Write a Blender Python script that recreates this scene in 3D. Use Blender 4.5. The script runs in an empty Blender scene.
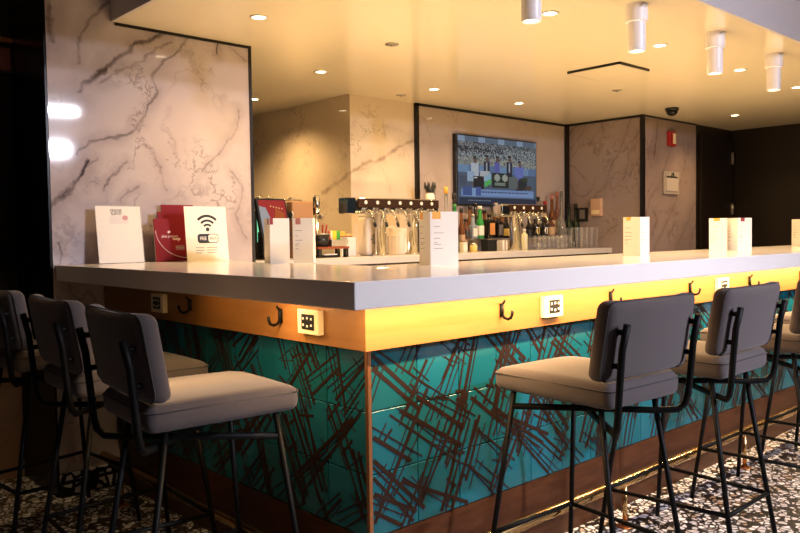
import bpy, bmesh, math, random
from mathutils import Vector, Matrix
random.seed(7)
PI = math.pi
sc = bpy.context.scene
COL = sc.collection

# ------------------------------------------------------------------ camera
# world: X runs along the long bar front, Y along the short return, Z up; the outer counter corner is at x=0, y=0
RC = Matrix(((0.7357, 0.0379, -0.6762), (-0.6771, 0.0214, -0.7356), (-0.0134, 0.9991, 0.0414)))
CAMP = Vector((-1.353, -1.660, 1.31))
FPX = 773.64
cam_d = bpy.data.cameras.new('camera'); cam = bpy.data.objects.new('camera', cam_d); COL.objects.link(cam)
cam.matrix_world = Matrix.Translation(CAMP) @ RC.to_4x4()
cam_d.sensor_width = 36; cam_d.lens = FPX / 800 * 36; cam_d.clip_start = 0.05
sc.camera = cam

# ------------------------------------------------------------------ light and exposure
sc.view_settings.view_transform = 'Standard'; sc.view_settings.look = 'None'
sc.view_settings.gamma = 1; sc.view_settings.use_curve_mapping = False
sc.view_settings.exposure = 0.0
sc.cycles.transparent_max_bounces = 32
w = bpy.data.worlds.new('world'); sc.world = w; w.use_nodes = True
w.node_tree.nodes['Background'].inputs[0].default_value = (1.0, 0.82, 0.68, 1)
w.node_tree.nodes['Background'].inputs[1].default_value = 0.015
WARM = (1.0, 0.64, 0.28); LED = (1.0, 0.64, 0.31); COOL = (0.86, 0.85, 1.0)
def area(name, loc, target, sx, sy, power, col, spread=PI):
    d = bpy.data.lights.new(name, 'AREA'); d.shape = 'RECTANGLE'; d.size = sx; d.size_y = sy
    d.energy = power; d.color = col; d.spread = spread
    o = bpy.data.objects.new(name, d); COL.objects.link(o); o.location = loc
    o.rotation_euler = (Vector(target) - Vector(loc)).to_track_quat('-Z', 'Y').to_euler()
    return o
def spot(name, loc, power, col, angle=110, blend=0.8, r=0.04):
    d = bpy.data.lights.new(name, 'SPOT'); d.energy = power; d.color = col; d.spot_size = math.radians(angle)
    d.spot_blend = blend; d.shadow_soft_size = r
    o = bpy.data.objects.new(name, d); COL.objects.link(o); o.location = loc
    return o
CEIL = 2.44; HIGH = 3.0
# two cool ceiling panels over the seating area behind the viewer (mirrored in the left marble)
area('panel_beam', (2.1, -3.7, 2.94), (1.6, 0.2, 0.1), 0.5, 0.12, 85, COOL, math.radians(95))
area('panel_beam', (3.4, -7.5, 2.94), (2.6, 0.0, 0.5), 0.34, 0.34, 102, COOL, math.radians(80))
# warm led tape under the overhang of the counter (right run and the shorter left run)
area('led_tape_light', (3.1, 0.125, 1.092), (3.1, 0.150, 0.95), 6.0, 0.012, 95, LED)
area('led_tape_light', (0.125, 0.62, 1.092), (0.150, 0.62, 0.95), 0.012, 1.1, 9.0, LED)

# added hidden warm fill on the bartender's side, brightening the ceiling and bottles
area('ceiling_fill', (3.2, 1.02, 0.93), (3.2, 1.45, 2.4), 4.6, 0.03, 55, WARM)
area('ceiling_fill', (0.98, 1.6, 0.93), (1.6, 1.6, 2.4), 0.03, 1.0, 10, WARM)

# ------------------------------------------------------------------ helpers
def at_y(px, py, y):
    d = RC @ Vector((px - 400, 266.5 - py, -FPX)); t = (y - CAMP.y) / d.y; return CAMP + d * t
def at_x(px, py, x):
    d = RC @ Vector((px - 400, 266.5 - py, -FPX)); t = (x - CAMP.x) / d.x; return CAMP + d * t
def at_z(px, py, z):
    d = RC @ Vector((px - 400, 266.5 - py, -FPX)); t = (z - CAMP.z) / d.z; return CAMP + d * t

class MB:
    def __init__(s): s.v = []; s.f = []; s.m = []; s.s = []
    def add(s, vs, fs, m=0, smooth=False):
        b = len(s.v); s.v += [tuple(v) for v in vs]
        for f in fs: s.f.append([b + i for i in f]); s.m.append(m); s.s.append(smooth)
        return s
    def box(s, x0, x1, y0, y1, z0, z1, m=0):
        return s.add([(x, y, z) for z in (z0, z1) for y in (y0, y1) for x in (x0, x1)],
            [(0, 2, 3, 1), (4, 5, 7, 6), (0, 1, 5, 4), (2, 6, 7, 3), (0, 4, 6, 2), (1, 3, 7, 5)], m)
    def obox(s, c, ax, ay, az, m=0):      # centre and three half-axis vectors
        c = Vector(c); ax = Vector(ax); ay = Vector(ay); az = Vector(az)
        return s.add([c + a * ax + b * ay + d * az for d in (-1, 1) for b in (-1, 1) for a in (-1, 1)],
            [(0, 2, 3, 1), (4, 5, 7, 6), (0, 1, 5, 4), (2, 6, 7, 3), (0, 4, 6, 2), (1, 3, 7, 5)], m)
    def tube(s, path, r, n=10, m=0, flat=1.0):
        P = [Vector(p) for p in path]; rs = r if isinstance(r, (list, tuple)) else [r] * len(P)
        vs = []; up = None
        for i, p in enumerate(P):
            t = (P[min(i + 1, len(P) - 1)] - P[max(i - 1, 0)]).normalized()
            if up is None:
                up = Vector((0, 0, 1)) if abs(t.z) < 0.9 else Vector((0, 1, 0))
            a = t.cross(up).normalized(); b = a.cross(t).normalized(); up = b
            for k in range(n):
                th = 2 * PI * k / n; vs.append(p + (a * math.cos(th) + b * math.sin(th) * flat) * rs[i])
        fs = [(i * n + k, i * n + (k + 1) % n, (i + 1) * n + (k + 1) % n, (i + 1) * n + k) for i in range(len(P) - 1) for k in range(n)]
        s.add(vs, fs, m, True)
        b = len(s.v) - len(vs)
        s.f.append([b + k for k in range(n)][::-1]); s.m.append(m); s.s.append(False)
        s.f.append([b + (len(P) - 1) * n + k for k in range(n)]); s.m.append(m); s.s.append(False)
        return s
    def cyl(s, p0, p1, r, n=16, m=0, r1=None): return s.tube([p0, p1], [r, r if r1 is None else r1], n, m)
    def lathe(s, prof, c=(0, 0, 0), n=24, m=0, mats=None, closed=True):
        c = Vector(c); vs = [c + Vector((r * math.cos(2 * PI * k / n), r * math.sin(2 * PI * k / n), z)) for r, z in prof for k in range(n)]
        b = len(s.v); s.v += [tuple(v) for v in vs]
        for i in range(len(prof) - 1):
            for k in range(n):
                s.f.append([b + i * n + k, b + i * n + (k + 1) % n, b + (i + 1) * n + (k + 1) % n, b + (i + 1) * n + k])
                s.m.append(mats[i] if mats else m); s.s.append(True)
        if closed:
            s.f.append([b + k for k in range(n)][::-1]); s.m.append(m); s.s.append(False)
            s.f.append([b + (len(prof) - 1) * n + k for k in range(n)]); s.m.append(m); s.s.append(False)
        return s
    def prism(s, pts, fn, m=0):           # pts 2D outline (ccw), fn(u, v, k) -> 3D for k = 0 (back), 1 (front)
        n = len(pts); vs = [fn(u, v, 0) for u, v in pts] + [fn(u, v, 1) for u, v in pts]
        return s.add(vs, [list(range(n))[::-1], [n + i for i in range(n)]] + [(i, (i + 1) % n, n + (i + 1) % n, n + i) for i in range(n)], m)
    def rbox(s, sx, sy, sz, r, c=(0, 0, 0), n=(8, 8, 4), fn=None, m=0):   # rounded block of a dense grid, fn deforms it
        c = Vector(c); h = Vector((sx / 2, sy / 2, sz / 2)); inn = Vector((max(h.x - r, 0), max(h.y - r, 0), max(h.z - r, 0)))
        idx = {}; vs = []; fs = []
        def coords(hh, k):
            i = hh - r
            e = [-hh, -hh + r * 0.3, -hh + r * 0.65] if r > 0 else [-hh]
            mid = [-i + 2 * i * j / k for j in range(k + 1)]
            return e + mid + [-q for q in e[::-1]]
        A = [coords(h[a], n[a]) for a in range(3)]
        N = [len(a) for a in A]
        def vert(i, j, k):
            if (i, j, k) in idx: return idx[(i, j, k)]
            p = Vector((A[0][i], A[1][j], A[2][k])); q = Vector([max(-inn[a], min(inn[a], p[a])) for a in range(3)])
            d = p - q
            if d.length > 1e-9: p = q + d.normalized() * min(r, max(abs(d.x), abs(d.y), abs(d.z)))
            if fn: p = Vector(fn(p))
            idx[(i, j, k)] = len(vs); vs.append(p + c); return idx[(i, j, k)]
        for ax in range(3):
            b, d = [a for a in range(3) if a != ax]
            for side in (0, N[ax] - 1):
                for i in range(N[b] - 1):
                    for j in range(N[d] - 1):
                        q = []
                        for (ii, jj) in ((i, j), (i + 1, j), (i + 1, j + 1), (i, j + 1)):
                            t = [0, 0, 0]; t[ax] = side; t[b] = ii; t[d] = jj; q.append(vert(*t))
                        flip = (side == 0) ^ (ax == 1)
                        fs.append(q[::-1] if flip else q)
        return s.add(vs, fs, m, True)
    def build(s, name, mats, parent=None, world=False, bevel=0, sharp=None):
        me = bpy.data.meshes.new(name); off = Vector(parent.location) if (parent and world) else Vector((0, 0, 0))
        if parent and world and parent.parent: off = off + Vector(parent.parent.location)
        me.from_pydata([Vector(v) - off for v in s.v], [], s.f)
        for i, p in enumerate(me.polygons): p.material_index = s.m[i]; p.use_smooth = s.s[i] or sharp is not None
        for m in (mats if isinstance(mats, (list, tuple)) else [mats]): me.materials.append(m)
        me.update()
        if sharp: me.set_sharp_from_angle(angle=math.radians(sharp))
        o = bpy.data.objects.new(name, me); COL.objects.link(o)
        if parent: o.parent = parent
        if bevel:
            b = o.modifiers.new('bevel', 'BEVEL'); b.width = bevel; b.segments = 2; b.limit_method = 'ANGLE'
        return o

def tag(o, label, cat, group=None):
    o['label'] = label; o['category'] = cat
    if group: o['group'] = group
    return o
def thing(name, loc, label, cat, group=None, rz=0):
    o = bpy.data.objects.new(name, None); COL.objects.link(o); o.location = loc; o.rotation_euler = (0, 0, rz)
    o.empty_display_size = 0.05
    return tag(o, label, cat, group)
def struct(name, mb, mats, **k):
    o = mb.build(name, mats, **k); o['kind'] = 'structure'; return o
def dup(root, loc, rz, label=None):
    r = root.copy(); COL.objects.link(r); r.location = loc; r.rotation_euler = (0, 0, rz)
    if label: r['label'] = label
    for ch in list(root.children):
        c = ch.copy(); COL.objects.link(c); c.parent = r
        for g in ch.children:
            d = g.copy(); COL.objects.link(d); d.parent = c
    return r
def text_mesh(name, body, size, mat, parent, M, bold=0.0, align='CENTER', sx=1.0):
    cu = bpy.data.curves.new(name, 'FONT'); cu.body = body; cu.size = size; cu.align_x = align; cu.align_y = 'CENTER'
    cu.extrude = 0.0003; cu.offset = bold; cu.resolution_u = 3
    t = bpy.data.objects.new(name, cu); COL.objects.link(t)
    dg = bpy.context.evaluated_depsgraph_get(); dg.update()
    me = bpy.data.meshes.new_from_object(t.evaluated_get(dg)); bpy.data.objects.remove(t); me.materials.clear(); me.materials.append(mat)
    me.transform(M @ Matrix.Diagonal((sx, 1, 1, 1)))
    o = bpy.data.objects.new(name, me); COL.objects.link(o); o.parent = parent
    return o

# ------------------------------------------------------------------ materials
def mat(name, col, rough=0.5, metal=0.0, spec=0.5, trans=0.0, coat=0.0, ior=1.45, alpha=1.0, emit=None, es=0):
    m = bpy.data.materials.new(name); m.use_nodes = True; b = m.node_tree.nodes['Principled BSDF']
    b.inputs['Base Color'].default_value = (*col, 1); b.inputs['Roughness'].default_value = rough
    b.inputs['Metallic'].default_value = metal; b.inputs['Specular IOR Level'].default_value = spec
    b.inputs['Transmission Weight'].default_value = trans; b.inputs['Coat Weight'].default_value = coat
    b.inputs['IOR'].default_value = ior; b.inputs['Alpha'].default_value = alpha
    if emit: b.inputs['Emission Color'].default_value = (*emit, 1); b.inputs['Emission Strength'].default_value = es
    return m
class N:                                   # terse node-graph writer
    def __init__(s, m): s.m = m; s.t = m.node_tree; s.n = s.t.nodes; s.l = s.t.links; s.b = s.n['Principled BSDF']
    def new(s, ty, **k):
        n = s.n.new(ty)
        for a, v in k.items(): setattr(n, a, v)
        return n
    def put(s, n, i, v):
        if hasattr(v, 'is_output'): s.l.new(v, n.inputs[i])
        elif v is not None: n.inputs[i].default_value = v
    def math(s, op, a, b=None, c=None, clamp=False):
        n = s.new('ShaderNodeMath', operation=op, use_clamp=clamp); s.put(n, 0, a); s.put(n, 1, b); s.put(n, 2, c); return n.outputs[0]
    def vm(s, op, a, b=None, sc=None, out=0):
        n = s.new('ShaderNodeVectorMath', operation=op); s.put(n, 0, a); s.put(n, 1, b)
        if sc is not None: s.put(n, 3, sc)
        return n.outputs[out]
    def noise(s, vec, scale, detail=4, rough=0.55, out=0):
        n = s.new('ShaderNodeTexNoise'); s.put(n, 'Vector', vec); s.put(n, 'Scale', scale); s.put(n, 'Detail', detail); s.put(n, 'Roughness', rough)
        return n.outputs[out]
    def ramp(s, f, a0, a1, v0=0.0, v1=1.0, smooth=False):
        n = s.new('ShaderNodeMapRange', clamp=True)
        if smooth: n.interpolation_type = 'SMOOTHSTEP'
        s.put(n, 0, f); s.put(n, 1, a0); s.put(n, 2, a1); s.put(n, 3, v0); s.put(n, 4, v1); return n.outputs[0]
    def mix(s, f, a, b):
        n = s.new('ShaderNodeMix', data_type='RGBA'); s.put(n, 0, f)
        for i, v in ((6, a), (7, b)):
            if isinstance(v, tuple): v = (*v, 1)
            s.put(n, i, v)
        return n.outputs[2]
    def bump(s, h, strength=0.3, dist=0.01):
        n = s.new('ShaderNodeBump'); s.put(n, 'Height', h); n.inputs['Strength'].default_value = strength; n.inputs['Distance'].default_value = dist
        s.l.new(n.outputs[0], s.b.inputs['Normal'])
    def pos(s): return s.new('ShaderNodeNewGeometry').outputs['Position']
    def obj(s): return s.new('ShaderNodeTexCoord').outputs['Object']

def marble(name, base, cloud, vein, segs, mask=(1, 0, 1), rough=0.045, amp=0.10):
    m = mat(name, base, rough); g = N(m); p = g.pos()
    n1 = g.vm('SUBTRACT', g.noise(p, 3.2, 3, out=1), (0.5, 0.5, 0.5)); n2 = g.vm('SUBTRACT', g.noise(p, 17, 4, out=1), (0.5, 0.5, 0.5))
    q = g.vm('ADD', p, g.vm('ADD', g.vm('SCALE', n1, sc=amp), g.vm('SCALE', n2, sc=amp * 0.55)))
    q = g.vm('MULTIPLY', q, mask)
    brk = g.ramp(g.noise(p, 9, 3), 0.30, 0.60, 0.40, 1.0)
    acc = None
    for A, B, wd, st in segs:
        A = Vector(A); B = Vector(B); A = Vector([A[i] * mask[i] for i in range(3)]); B = Vector([B[i] * mask[i] for i in range(3)])
        ab = B - A; pa = g.vm('SUBTRACT', q, tuple(A))
        t = g.math('MULTIPLY', g.vm('DOT_PRODUCT', pa, tuple(ab), out=1), 1 / max(ab.length_squared, 1e-6), clamp=True)
        d = g.vm('LENGTH', g.vm('SUBTRACT', pa, g.vm('SCALE', tuple(ab), sc=t)), out=1)
        core = g.ramp(d, 0.0, wd, st, 0.0, True); halo = g.ramp(d, 0.0, wd * 5, st * 0.33, 0.0, True)
        v = g.math('MAXIMUM', core, halo)
        acc = v if acc is None else g.math('MAXIMUM', acc, v)
    # faint background veining
    f = g.math('ABSOLUTE', g.math('SUBTRACT', g.noise(q, 2.3, 5), 0.5)); f = g.ramp(f, 0.0, 0.022, 0.5, 0.0)
    f = g.math('MULTIPLY', f, g.ramp(g.noise(p, 1.7, 2), 0.5, 0.65))
    f2 = g.math('ABSOLUTE', g.math('SUBTRACT', g.noise(q, 4.6, 6, 0.62), 0.5)); f2 = g.math('MULTIPLY', g.ramp(f2, 0.0, 0.016, 0.55, 0.0), g.ramp(g.noise(p, 2.6, 2), 0.50, 0.62))
    f = g.math('MAXIMUM', f, f2)
    c = g.mix(g.ramp(g.noise(q, 2.0, 4), 0.42, 0.72), base, cloud)
    tot = f if acc is None else g.math('MAXIMUM', g.math('MULTIPLY', acc, brk), f)
    g.l.new(g.mix(tot, c, vein), g.b.inputs['Base Color'])
    return m

def fabric(name, col):
    m = mat(name, col, 0.92, spec=0.2); g = N(m); p = g.obj()
    n = g.noise(p, 420, 2); c = g.mix(g.ramp(n, 0.3, 0.7), tuple(x * 0.72 for x in col), tuple(min(1, x * 1.22) for x in col))
    c2 = g.mix(g.ramp(g.noise(p, 9, 3), 0.35, 0.7), c, tuple(x * 0.9 for x in col)); g.l.new(c2, g.b.inputs['Base Color'])
    g.b.inputs['Sheen Weight'].default_value = 0.15
    g.bump(n, 0.35, 0.002); return m

def wood(name, c0, c1, rough=0.35, stretch=(1.2, 1.2, 14)):
    m = mat(name, c0, rough); g = N(m); p = g.vm('MULTIPLY', g.pos(), stretch)
    n = g.noise(p, 2.2, 6, 0.6); g.l.new(g.mix(g.ramp(n, 0.35, 0.68), c0, c1), g.b.inputs['Base Color']); return m

def terrazzo(name, scale=26):
    m = mat(name, (0.5, 0.5, 0.5), 0.30, spec=0.22); g = N(m); p = g.pos()
    q = g.vm('ADD', p, g.vm('SCALE', g.vm('SUBTRACT', g.noise(p, 30, 2, out=1), (0.5, 0.5, 0.5)), sc=0.02))
    def vor(sc_, feat):
        v = g.new('ShaderNodeTexVoronoi', feature=feat); g.put(v, 'Vector', q); g.put(v, 'Scale', sc_); return v
    e = vor(scale, 'DISTANCE_TO_EDGE').outputs['Distance']; cv = vor(scale, 'F1').outputs['Color']
    sx = g.new('ShaderNodeSeparateColor'); g.l.new(cv, sx.inputs[0])
    keep = g.ramp(sx.outputs[1], 0.12, 0.13)
    thr = g.math('ADD', g.math('MULTIPLY', sx.outputs[0], 0.11), 0.075)
    chip = g.math('MULTIPLY', g.math('GREATER_THAN', e, thr), keep)
    col = g.mix(g.ramp(sx.outputs[2], 0.0, 1.0), (0.84, 0.83, 0.85), (0.50, 0.49, 0.51))
    col = g.mix(g.ramp(sx.outputs[0], 0.86, 0.9), col, (0.36, 0.24, 0.16))
    g.l.new(g.mix(chip, (0.012, 0.011, 0.011), col), g.b.inputs['Base Color']); return m

M_FLOOR = terrazzo('terrazzo', 32); M_PLINTH = terrazzo('terrazzo_skirting', 17)
M_CEIL = mat('gloss_ceiling', (0.80, 0.72, 0.56), 0.16); M_HIGH = mat('upper_ceiling', (0.70, 0.62, 0.58), 0.5)
M_SOFFIT = mat('soffit_white', (0.52, 0.49, 0.50), 0.4)
M_BLACK = mat('black_trim', (0.006, 0.005, 0.005), 0.35); M_DARK = mat('dark_wall', (0.010, 0.006, 0.004), 0.35)
M_BLKPANEL = mat('black_gloss_panel', (0.006, 0.005, 0.005), 0.25, spec=0.12)
M_WAINS = mat('brown_wainscot', (0.42, 0.28, 0.19), 0.4)
M_BACKWALL = mat('room_wall', (0.16, 0.13, 0.11), 0.7)
M_TOP = mat('solid_surface', (0.84, 0.80, 0.77), 0.13); M_BTOP = mat('back_counter_top', (0.66, 0.60, 0.54), 0.25)
M_APRON = wood('honey_wood', (0.28, 0.125, 0.034), (0.24, 0.10, 0.026), 0.42)
M_KICK = wood('copper_wood', (0.085, 0.030, 0.012), (0.045, 0.015, 0.006), 0.42, (3, 3, 20)); M_KICK.node_tree.nodes['Principled BSDF'].inputs['Specular IOR Level'].default_value = 0.25
M_TILE = mat('teal_tile', (0.006, 0.094, 0.128), 0.22, coat=0.15)
M_TILE2 = mat('teal_tile_green', (0.006, 0.080, 0.095), 0.22, coat=0.15); M_TILE3 = mat('teal_tile_blue', (0.007, 0.104, 0.152), 0.22, coat=0.15)
M_LINE = mat('bronze_line', (0.017, 0.0075, 0.005), 0.5, spec=0.2); M_GROUT = mat('tile_gap', (0.02, 0.02, 0.02), 0.8)
M_COPPER = mat('copper_trim', (0.55, 0.24, 0.10), 0.32, metal=0.9); M_BRASS = mat('brass_rail', (0.80, 0.52, 0.22), 0.22, metal=1.0)
M_FAB = fabric('stool_fabric', (0.092, 0.077, 0.076)); M_PIPE = fabric('stool_piping', (0.045, 0.040, 0.040))
M_FRAME = mat('black_steel', (0.005, 0.005, 0.005), 0.5, spec=0.14)
M_CHROME = mat('chrome', (0.78, 0.76, 0.73), 0.10, metal=1.0); M_STEEL = mat('brushed_steel', (0.55, 0.52, 0.48), 0.3, metal=1.0)
M_WHITE = mat('white_paint', (0.82, 0.80, 0.82), 0.35); M_PAPER = mat('white_card', (0.84, 0.79, 0.71), 0.6); M_CREAM = mat('cream_card', (0.80, 0.70, 0.58), 0.6)
M_INK = mat('black_ink', (0.01, 0.01, 0.01), 0.5); M_GREYINK = mat('grey_ink', (0.30, 0.27, 0.25), 0.6); M_ORANGE = mat('orange_ink', (0.85, 0.42, 0.06), 0.5)
M_RED = mat('red_card', (0.20, 0.006, 0.013), 0.6, spec=0.25); M_REDDK = mat('dark_red', (0.28, 0.012, 0.02), 0.45); M_WINK = mat('pale_ink', (0.75, 0.62, 0.58), 0.5)
M_ACRYL = mat('clear_acrylic', (0.95, 0.95, 0.96), 0.05, alpha=0.12, spec=0.8); M_GLASS = mat('clear_glass', (0.92, 0.90, 0.88), 0.05, alpha=0.06, spec=1.0)
_g = N(M_GLASS); _lw = _g.new('ShaderNodeLayerWeight'); _lw.inputs[0].default_value = 0.5; _g.l.new(_g.ramp(_g.math('POWER', _lw.outputs['Facing'], 5.0), 0.0, 1.0, 0.025, 0.65), _g.b.inputs['Alpha'])
M_PLATE = mat('cream_plastic', (0.80, 0.66, 0.42), 0.35); M_BLKPL = mat('black_plastic', (0.012, 0.012, 0.013), 0.3); M_DOT = mat('pale_contact', (0.7, 0.66, 0.6), 0.4)
M_LAMP = mat('lamp_face', (1, 1, 1), 0.5, emit=(1.0, 0.80, 0.50), es=14)
M_LEDTAPE = mat('led_tape', (1, 0.9, 0.7), 0.5, emit=(1.0, 0.62, 0.22), es=18)
M_PANEL = mat('panel_diffuser', (0.9, 0.9, 0.9), 0.5, emit=(0.85, 0.88, 1.0), es=20)
M_CARD = mat('cardboard', (0.36, 0.19, 0.085), 0.55)

# ------------------------------------------------------------------ the room
O = 0.235            # overhang of the counter
WY = 2.36            # marble wall at the short end
TV_Y = 3.20; RX = 5.5; RY = 2.31
struct('floor', MB().box(-4.5, 9.0, -9.6, 6.2, -0.08, 0.0), M_FLOOR)
struct('ceiling', MB().box(0.335, 9.0, 0.19, 6.2, CEIL, CEIL + 0.04), M_CEIL)
sf = MB(); sf.box(0.335, 9.0, 0.17, 0.19, CEIL, HIGH); sf.box(0.315, 0.335, 0.17, 2.36, CEIL, HIGH)
struct('trim_1', sf, M_SOFFIT)
struct('ceiling_upper', MB().box(-4.5, 9.0, -9.6, 0.17, HIGH, HIGH + 0.04).box(-4.5, 0.315, 0.17, 6.2, HIGH, HIGH + 0.04), M_HIGH)
# rear wall behind the viewer
struct('wall_rear', MB().box(-4.5, 9.0, -9.7, -9.6, 0, HIGH), M_BACKWALL)
struct('wall_side_left', MB().box(-4.6, -4.5, -9.6, 6.2, 0, HIGH), M_BACKWALL)

def W(px, py, y=WY): return at_y(px, py, y)
def poly(pts, wd, st, f): return [(f(*pts[i]), f(*pts[i + 1]), wd, st) for i in range(len(pts) - 1)]
# left marble block: front face towards the bar, black cladding on its left end
segs = []; WB = 1.45
segs += poly([(78, 92), (98, 76), (116, 60), (134, 46), (150, 44), (166, 34)], 0.020, 0.85, W)
segs += poly([(100, 84), (122, 66), (150, 56), (172, 44)], 0.012, 0.5, W)
segs += poly([(192, 36), (180, 50), (165, 62), (150, 75), (155, 92), (143, 118), (129, 135), (108, 140), (90, 144), (76, 160)], 0.012, 0.6, W)
segs += poly([(87, 163), (78, 180), (66, 195), (51, 207)], 0.018, 0.85, W)
segs += poly([(97, 160), (84, 172), (60, 196)], 0.010, 0.55, W)
segs += poly([(46, 0), (52, 40)], 0.024, 0.7, W) + poly([(79, 62), (80, 40), (92, 18), (112, 0)], 0.014, 0.6, W)
segs += poly([(127, 163), (118, 172), (106, 182), (101, 192)], 0.010, 0.6, W) + poly([(141, 186), (129, 190), (120, 200)], 0.007, 0.45, W)
segs += poly([(238, 110), (236, 135), (214, 157), (200, 172)], 0.010, 0.45, W) + poly([(217, 44), (216, 58)], 0.010, 0.8, W) + poly([(228, 48), (246, 62)], 0.008, 0.4, W)
segs += poly([(150, 150), (160, 166), (166, 190)], 0.008, 0.35, W) + poly([(56, 240), (60, 258), (53, 270)], 0.010, 0.6, W)
segs += poly([(66, 285), (80, 300), (88, 288), (96, 300)], 0.010, 0.5, W) + poly([(228, 170), (240, 190), (236, 215), (247, 240)], 0.009, 0.4, W)
segs = [(A, B, wd * WB, min(1, st * 1.15)) for A, B, wd, st in segs]
M_MARB_L = marble('marble_left', (0.50, 0.44, 0.455), (0.43, 0.36, 0.37), (0.035, 0.020, 0.022), segs)
struct('wall_left', MB().box(-0.013, 1.14, WY, 2.95, 0.122, HIGH), M_MARB_L)
struct('baseboard_left', MB().box(-0.013, 1.14, WY - 0.012, 2.95, 0, 0.122), M_PLINTH)
struct('wall_left_end', MB().box(-0.024, -0.0135, WY + 0.004, 2.95, 0, HIGH), M_BLKPANEL)
struct('wall_left_rear', MB().box(-4.5, -0.024, 2.9, 3.0, 0.62, HIGH), M_DARK)
struct('baseboard_left_rear', MB().box(-4.5, -0.024, 2.89, 3.0, 0, 0.62), M_WAINS)
tr = MB(); tr.box(1.14, 1.156, WY - 0.008, 2.95, 0.0, CEIL); tr.box(0.335, 1.156, WY - 0.006, WY, CEIL - 0.016, CEIL)
struct('trim_2', tr, M_BLACK)
# marble behind the taps, warm light put into its cream base colour (outer corner at x = 2.59)
def WT(px, py): return at_y(px, py, TV_Y)
def WTX(px, py): return at_x(px, py, 2.59)
sg = poly([(322, 193), (334, 185), (347, 177)], 0.05, 0.75, WTX) + poly([(347, 177), (362, 166), (384, 158), (400, 147), (415, 140)], 0.035, 0.75, WT)
sg += poly([(352, 174), (372, 166), (392, 152), (402, 150)], 0.012, 0.5, WT) + poly([(372, 122), (390, 128), (415, 136)], 0.014, 0.3, WT) + poly([(382, 166), (388, 182), (394, 198)], 0.012, 0.3, WT)
M_MARB_T = marble('marble_warm_lit', (0.66, 0.55, 0.42), (0.60, 0.49, 0.37), (0.20, 0.13, 0.09), sg, (1, 1, 1))
struct('wall_back', MB().box(2.59, 3.335, TV_Y, 6.2, 0, CEIL), M_MARB_T)
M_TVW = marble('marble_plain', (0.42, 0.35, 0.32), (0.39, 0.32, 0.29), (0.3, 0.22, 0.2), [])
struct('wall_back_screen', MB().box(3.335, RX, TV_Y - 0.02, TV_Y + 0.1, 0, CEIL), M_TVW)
def WR(px, py): return at_x(px, py, RX)
sg = poly([(566, 142), (572, 130), (580, 122)], 0.030, 0.8, WR) + poly([(570, 150), (578, 138), (586, 124)], 0.018, 0.5, WR) + poly([(602, 119), (603, 130)], 0.020, 0.7, WR)
sg += poly([(632, 118), (626, 135), (620, 150), (612, 165), (606, 185), (597, 195), (590, 206), (584, 222)], 0.022, 0.55, WR) + poly([(640, 130), (633, 146), (628, 165), (622, 180)], 0.022, 0.6, WR)
sg += poly([(566, 172), (574, 194), (584, 198), (592, 190)], 0.018, 0.55, WR) + poly([(618, 226), (606, 232), (598, 240)], 0.018, 0.5, WR)
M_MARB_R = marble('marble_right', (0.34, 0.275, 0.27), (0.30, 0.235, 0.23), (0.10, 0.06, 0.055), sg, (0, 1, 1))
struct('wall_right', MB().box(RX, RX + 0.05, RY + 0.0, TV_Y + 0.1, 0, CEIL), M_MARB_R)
def WF(px, py): return at_y(px, py, RY)
sg = poly([(656, 124), (654, 140), (652, 158)], 0.03, 0.8, WF) + poly([(664, 134), (672, 128), (690, 126)], 0.02, 0.4, WF) + poly([(668, 152), (660, 180), (648, 200), (644, 220)], 0.03, 0.5, WF)
sg += poly([(684, 160), (676, 196), (660, 232), (652, 250)], 0.03, 0.45, WF) + poly([(694, 200), (684, 226), (676, 246)], 0.03, 0.5, WF) + poly([(650, 206), (655, 220), (650, 236)], 0.03, 0.6, WF)
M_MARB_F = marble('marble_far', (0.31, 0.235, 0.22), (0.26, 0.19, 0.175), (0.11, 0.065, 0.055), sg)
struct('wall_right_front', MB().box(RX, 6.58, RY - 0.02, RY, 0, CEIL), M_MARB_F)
tr = MB()
tr.box(3.30, 3.335, TV_Y - 0.03, TV_Y, 1.15, CEIL); tr.box(3.30, RX, TV_Y - 0.03, TV_Y - 0.02, CEIL - 0.022, CEIL)
tr.box(RX - 0.035, RX, TV_Y - 0.06, TV_Y - 0.02, 1.15, CEIL); tr.box(RX - 0.01, RX, RY, TV_Y - 0.02, CEIL - 0.022, CEIL)
tr.box(RX - 0.02, RX + 0.02, RY - 0.035, RY, 0, CEIL); tr.box(RX, 6.58, RY - 0.026, RY - 0.02, CEIL - 0.016, CEIL)
struct('trim_3', tr, M_BLACK)
struct('wall_alcove', MB().box(6.58, 7.5, RY - 0.01, RY + 0.1, 0, CEIL), M_DARK)
struct('wall_side_right', MB().box(7.45, 7.55, -9.6, RY, 0, CEIL).box(7.5, 7.55, -9.6, 0.17, CEIL, HIGH), M_DARK)
dr = struct('door_1', MB().box(6.66, 7.40, RY - 0.04, RY - 0.01, 0, 2.34), M_DARK, bevel=0.004)
for z in (1.55, 2.12): MB().cyl((7.40, RY - 0.05, z - 0.07), (7.40, RY - 0.05, z + 0.07), 0.008, 10).box(7.38, 7.42, RY - 0.048, RY - 0.04, z - 0.06, z + 0.06).build('hinge', M_STEEL, dr)

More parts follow.
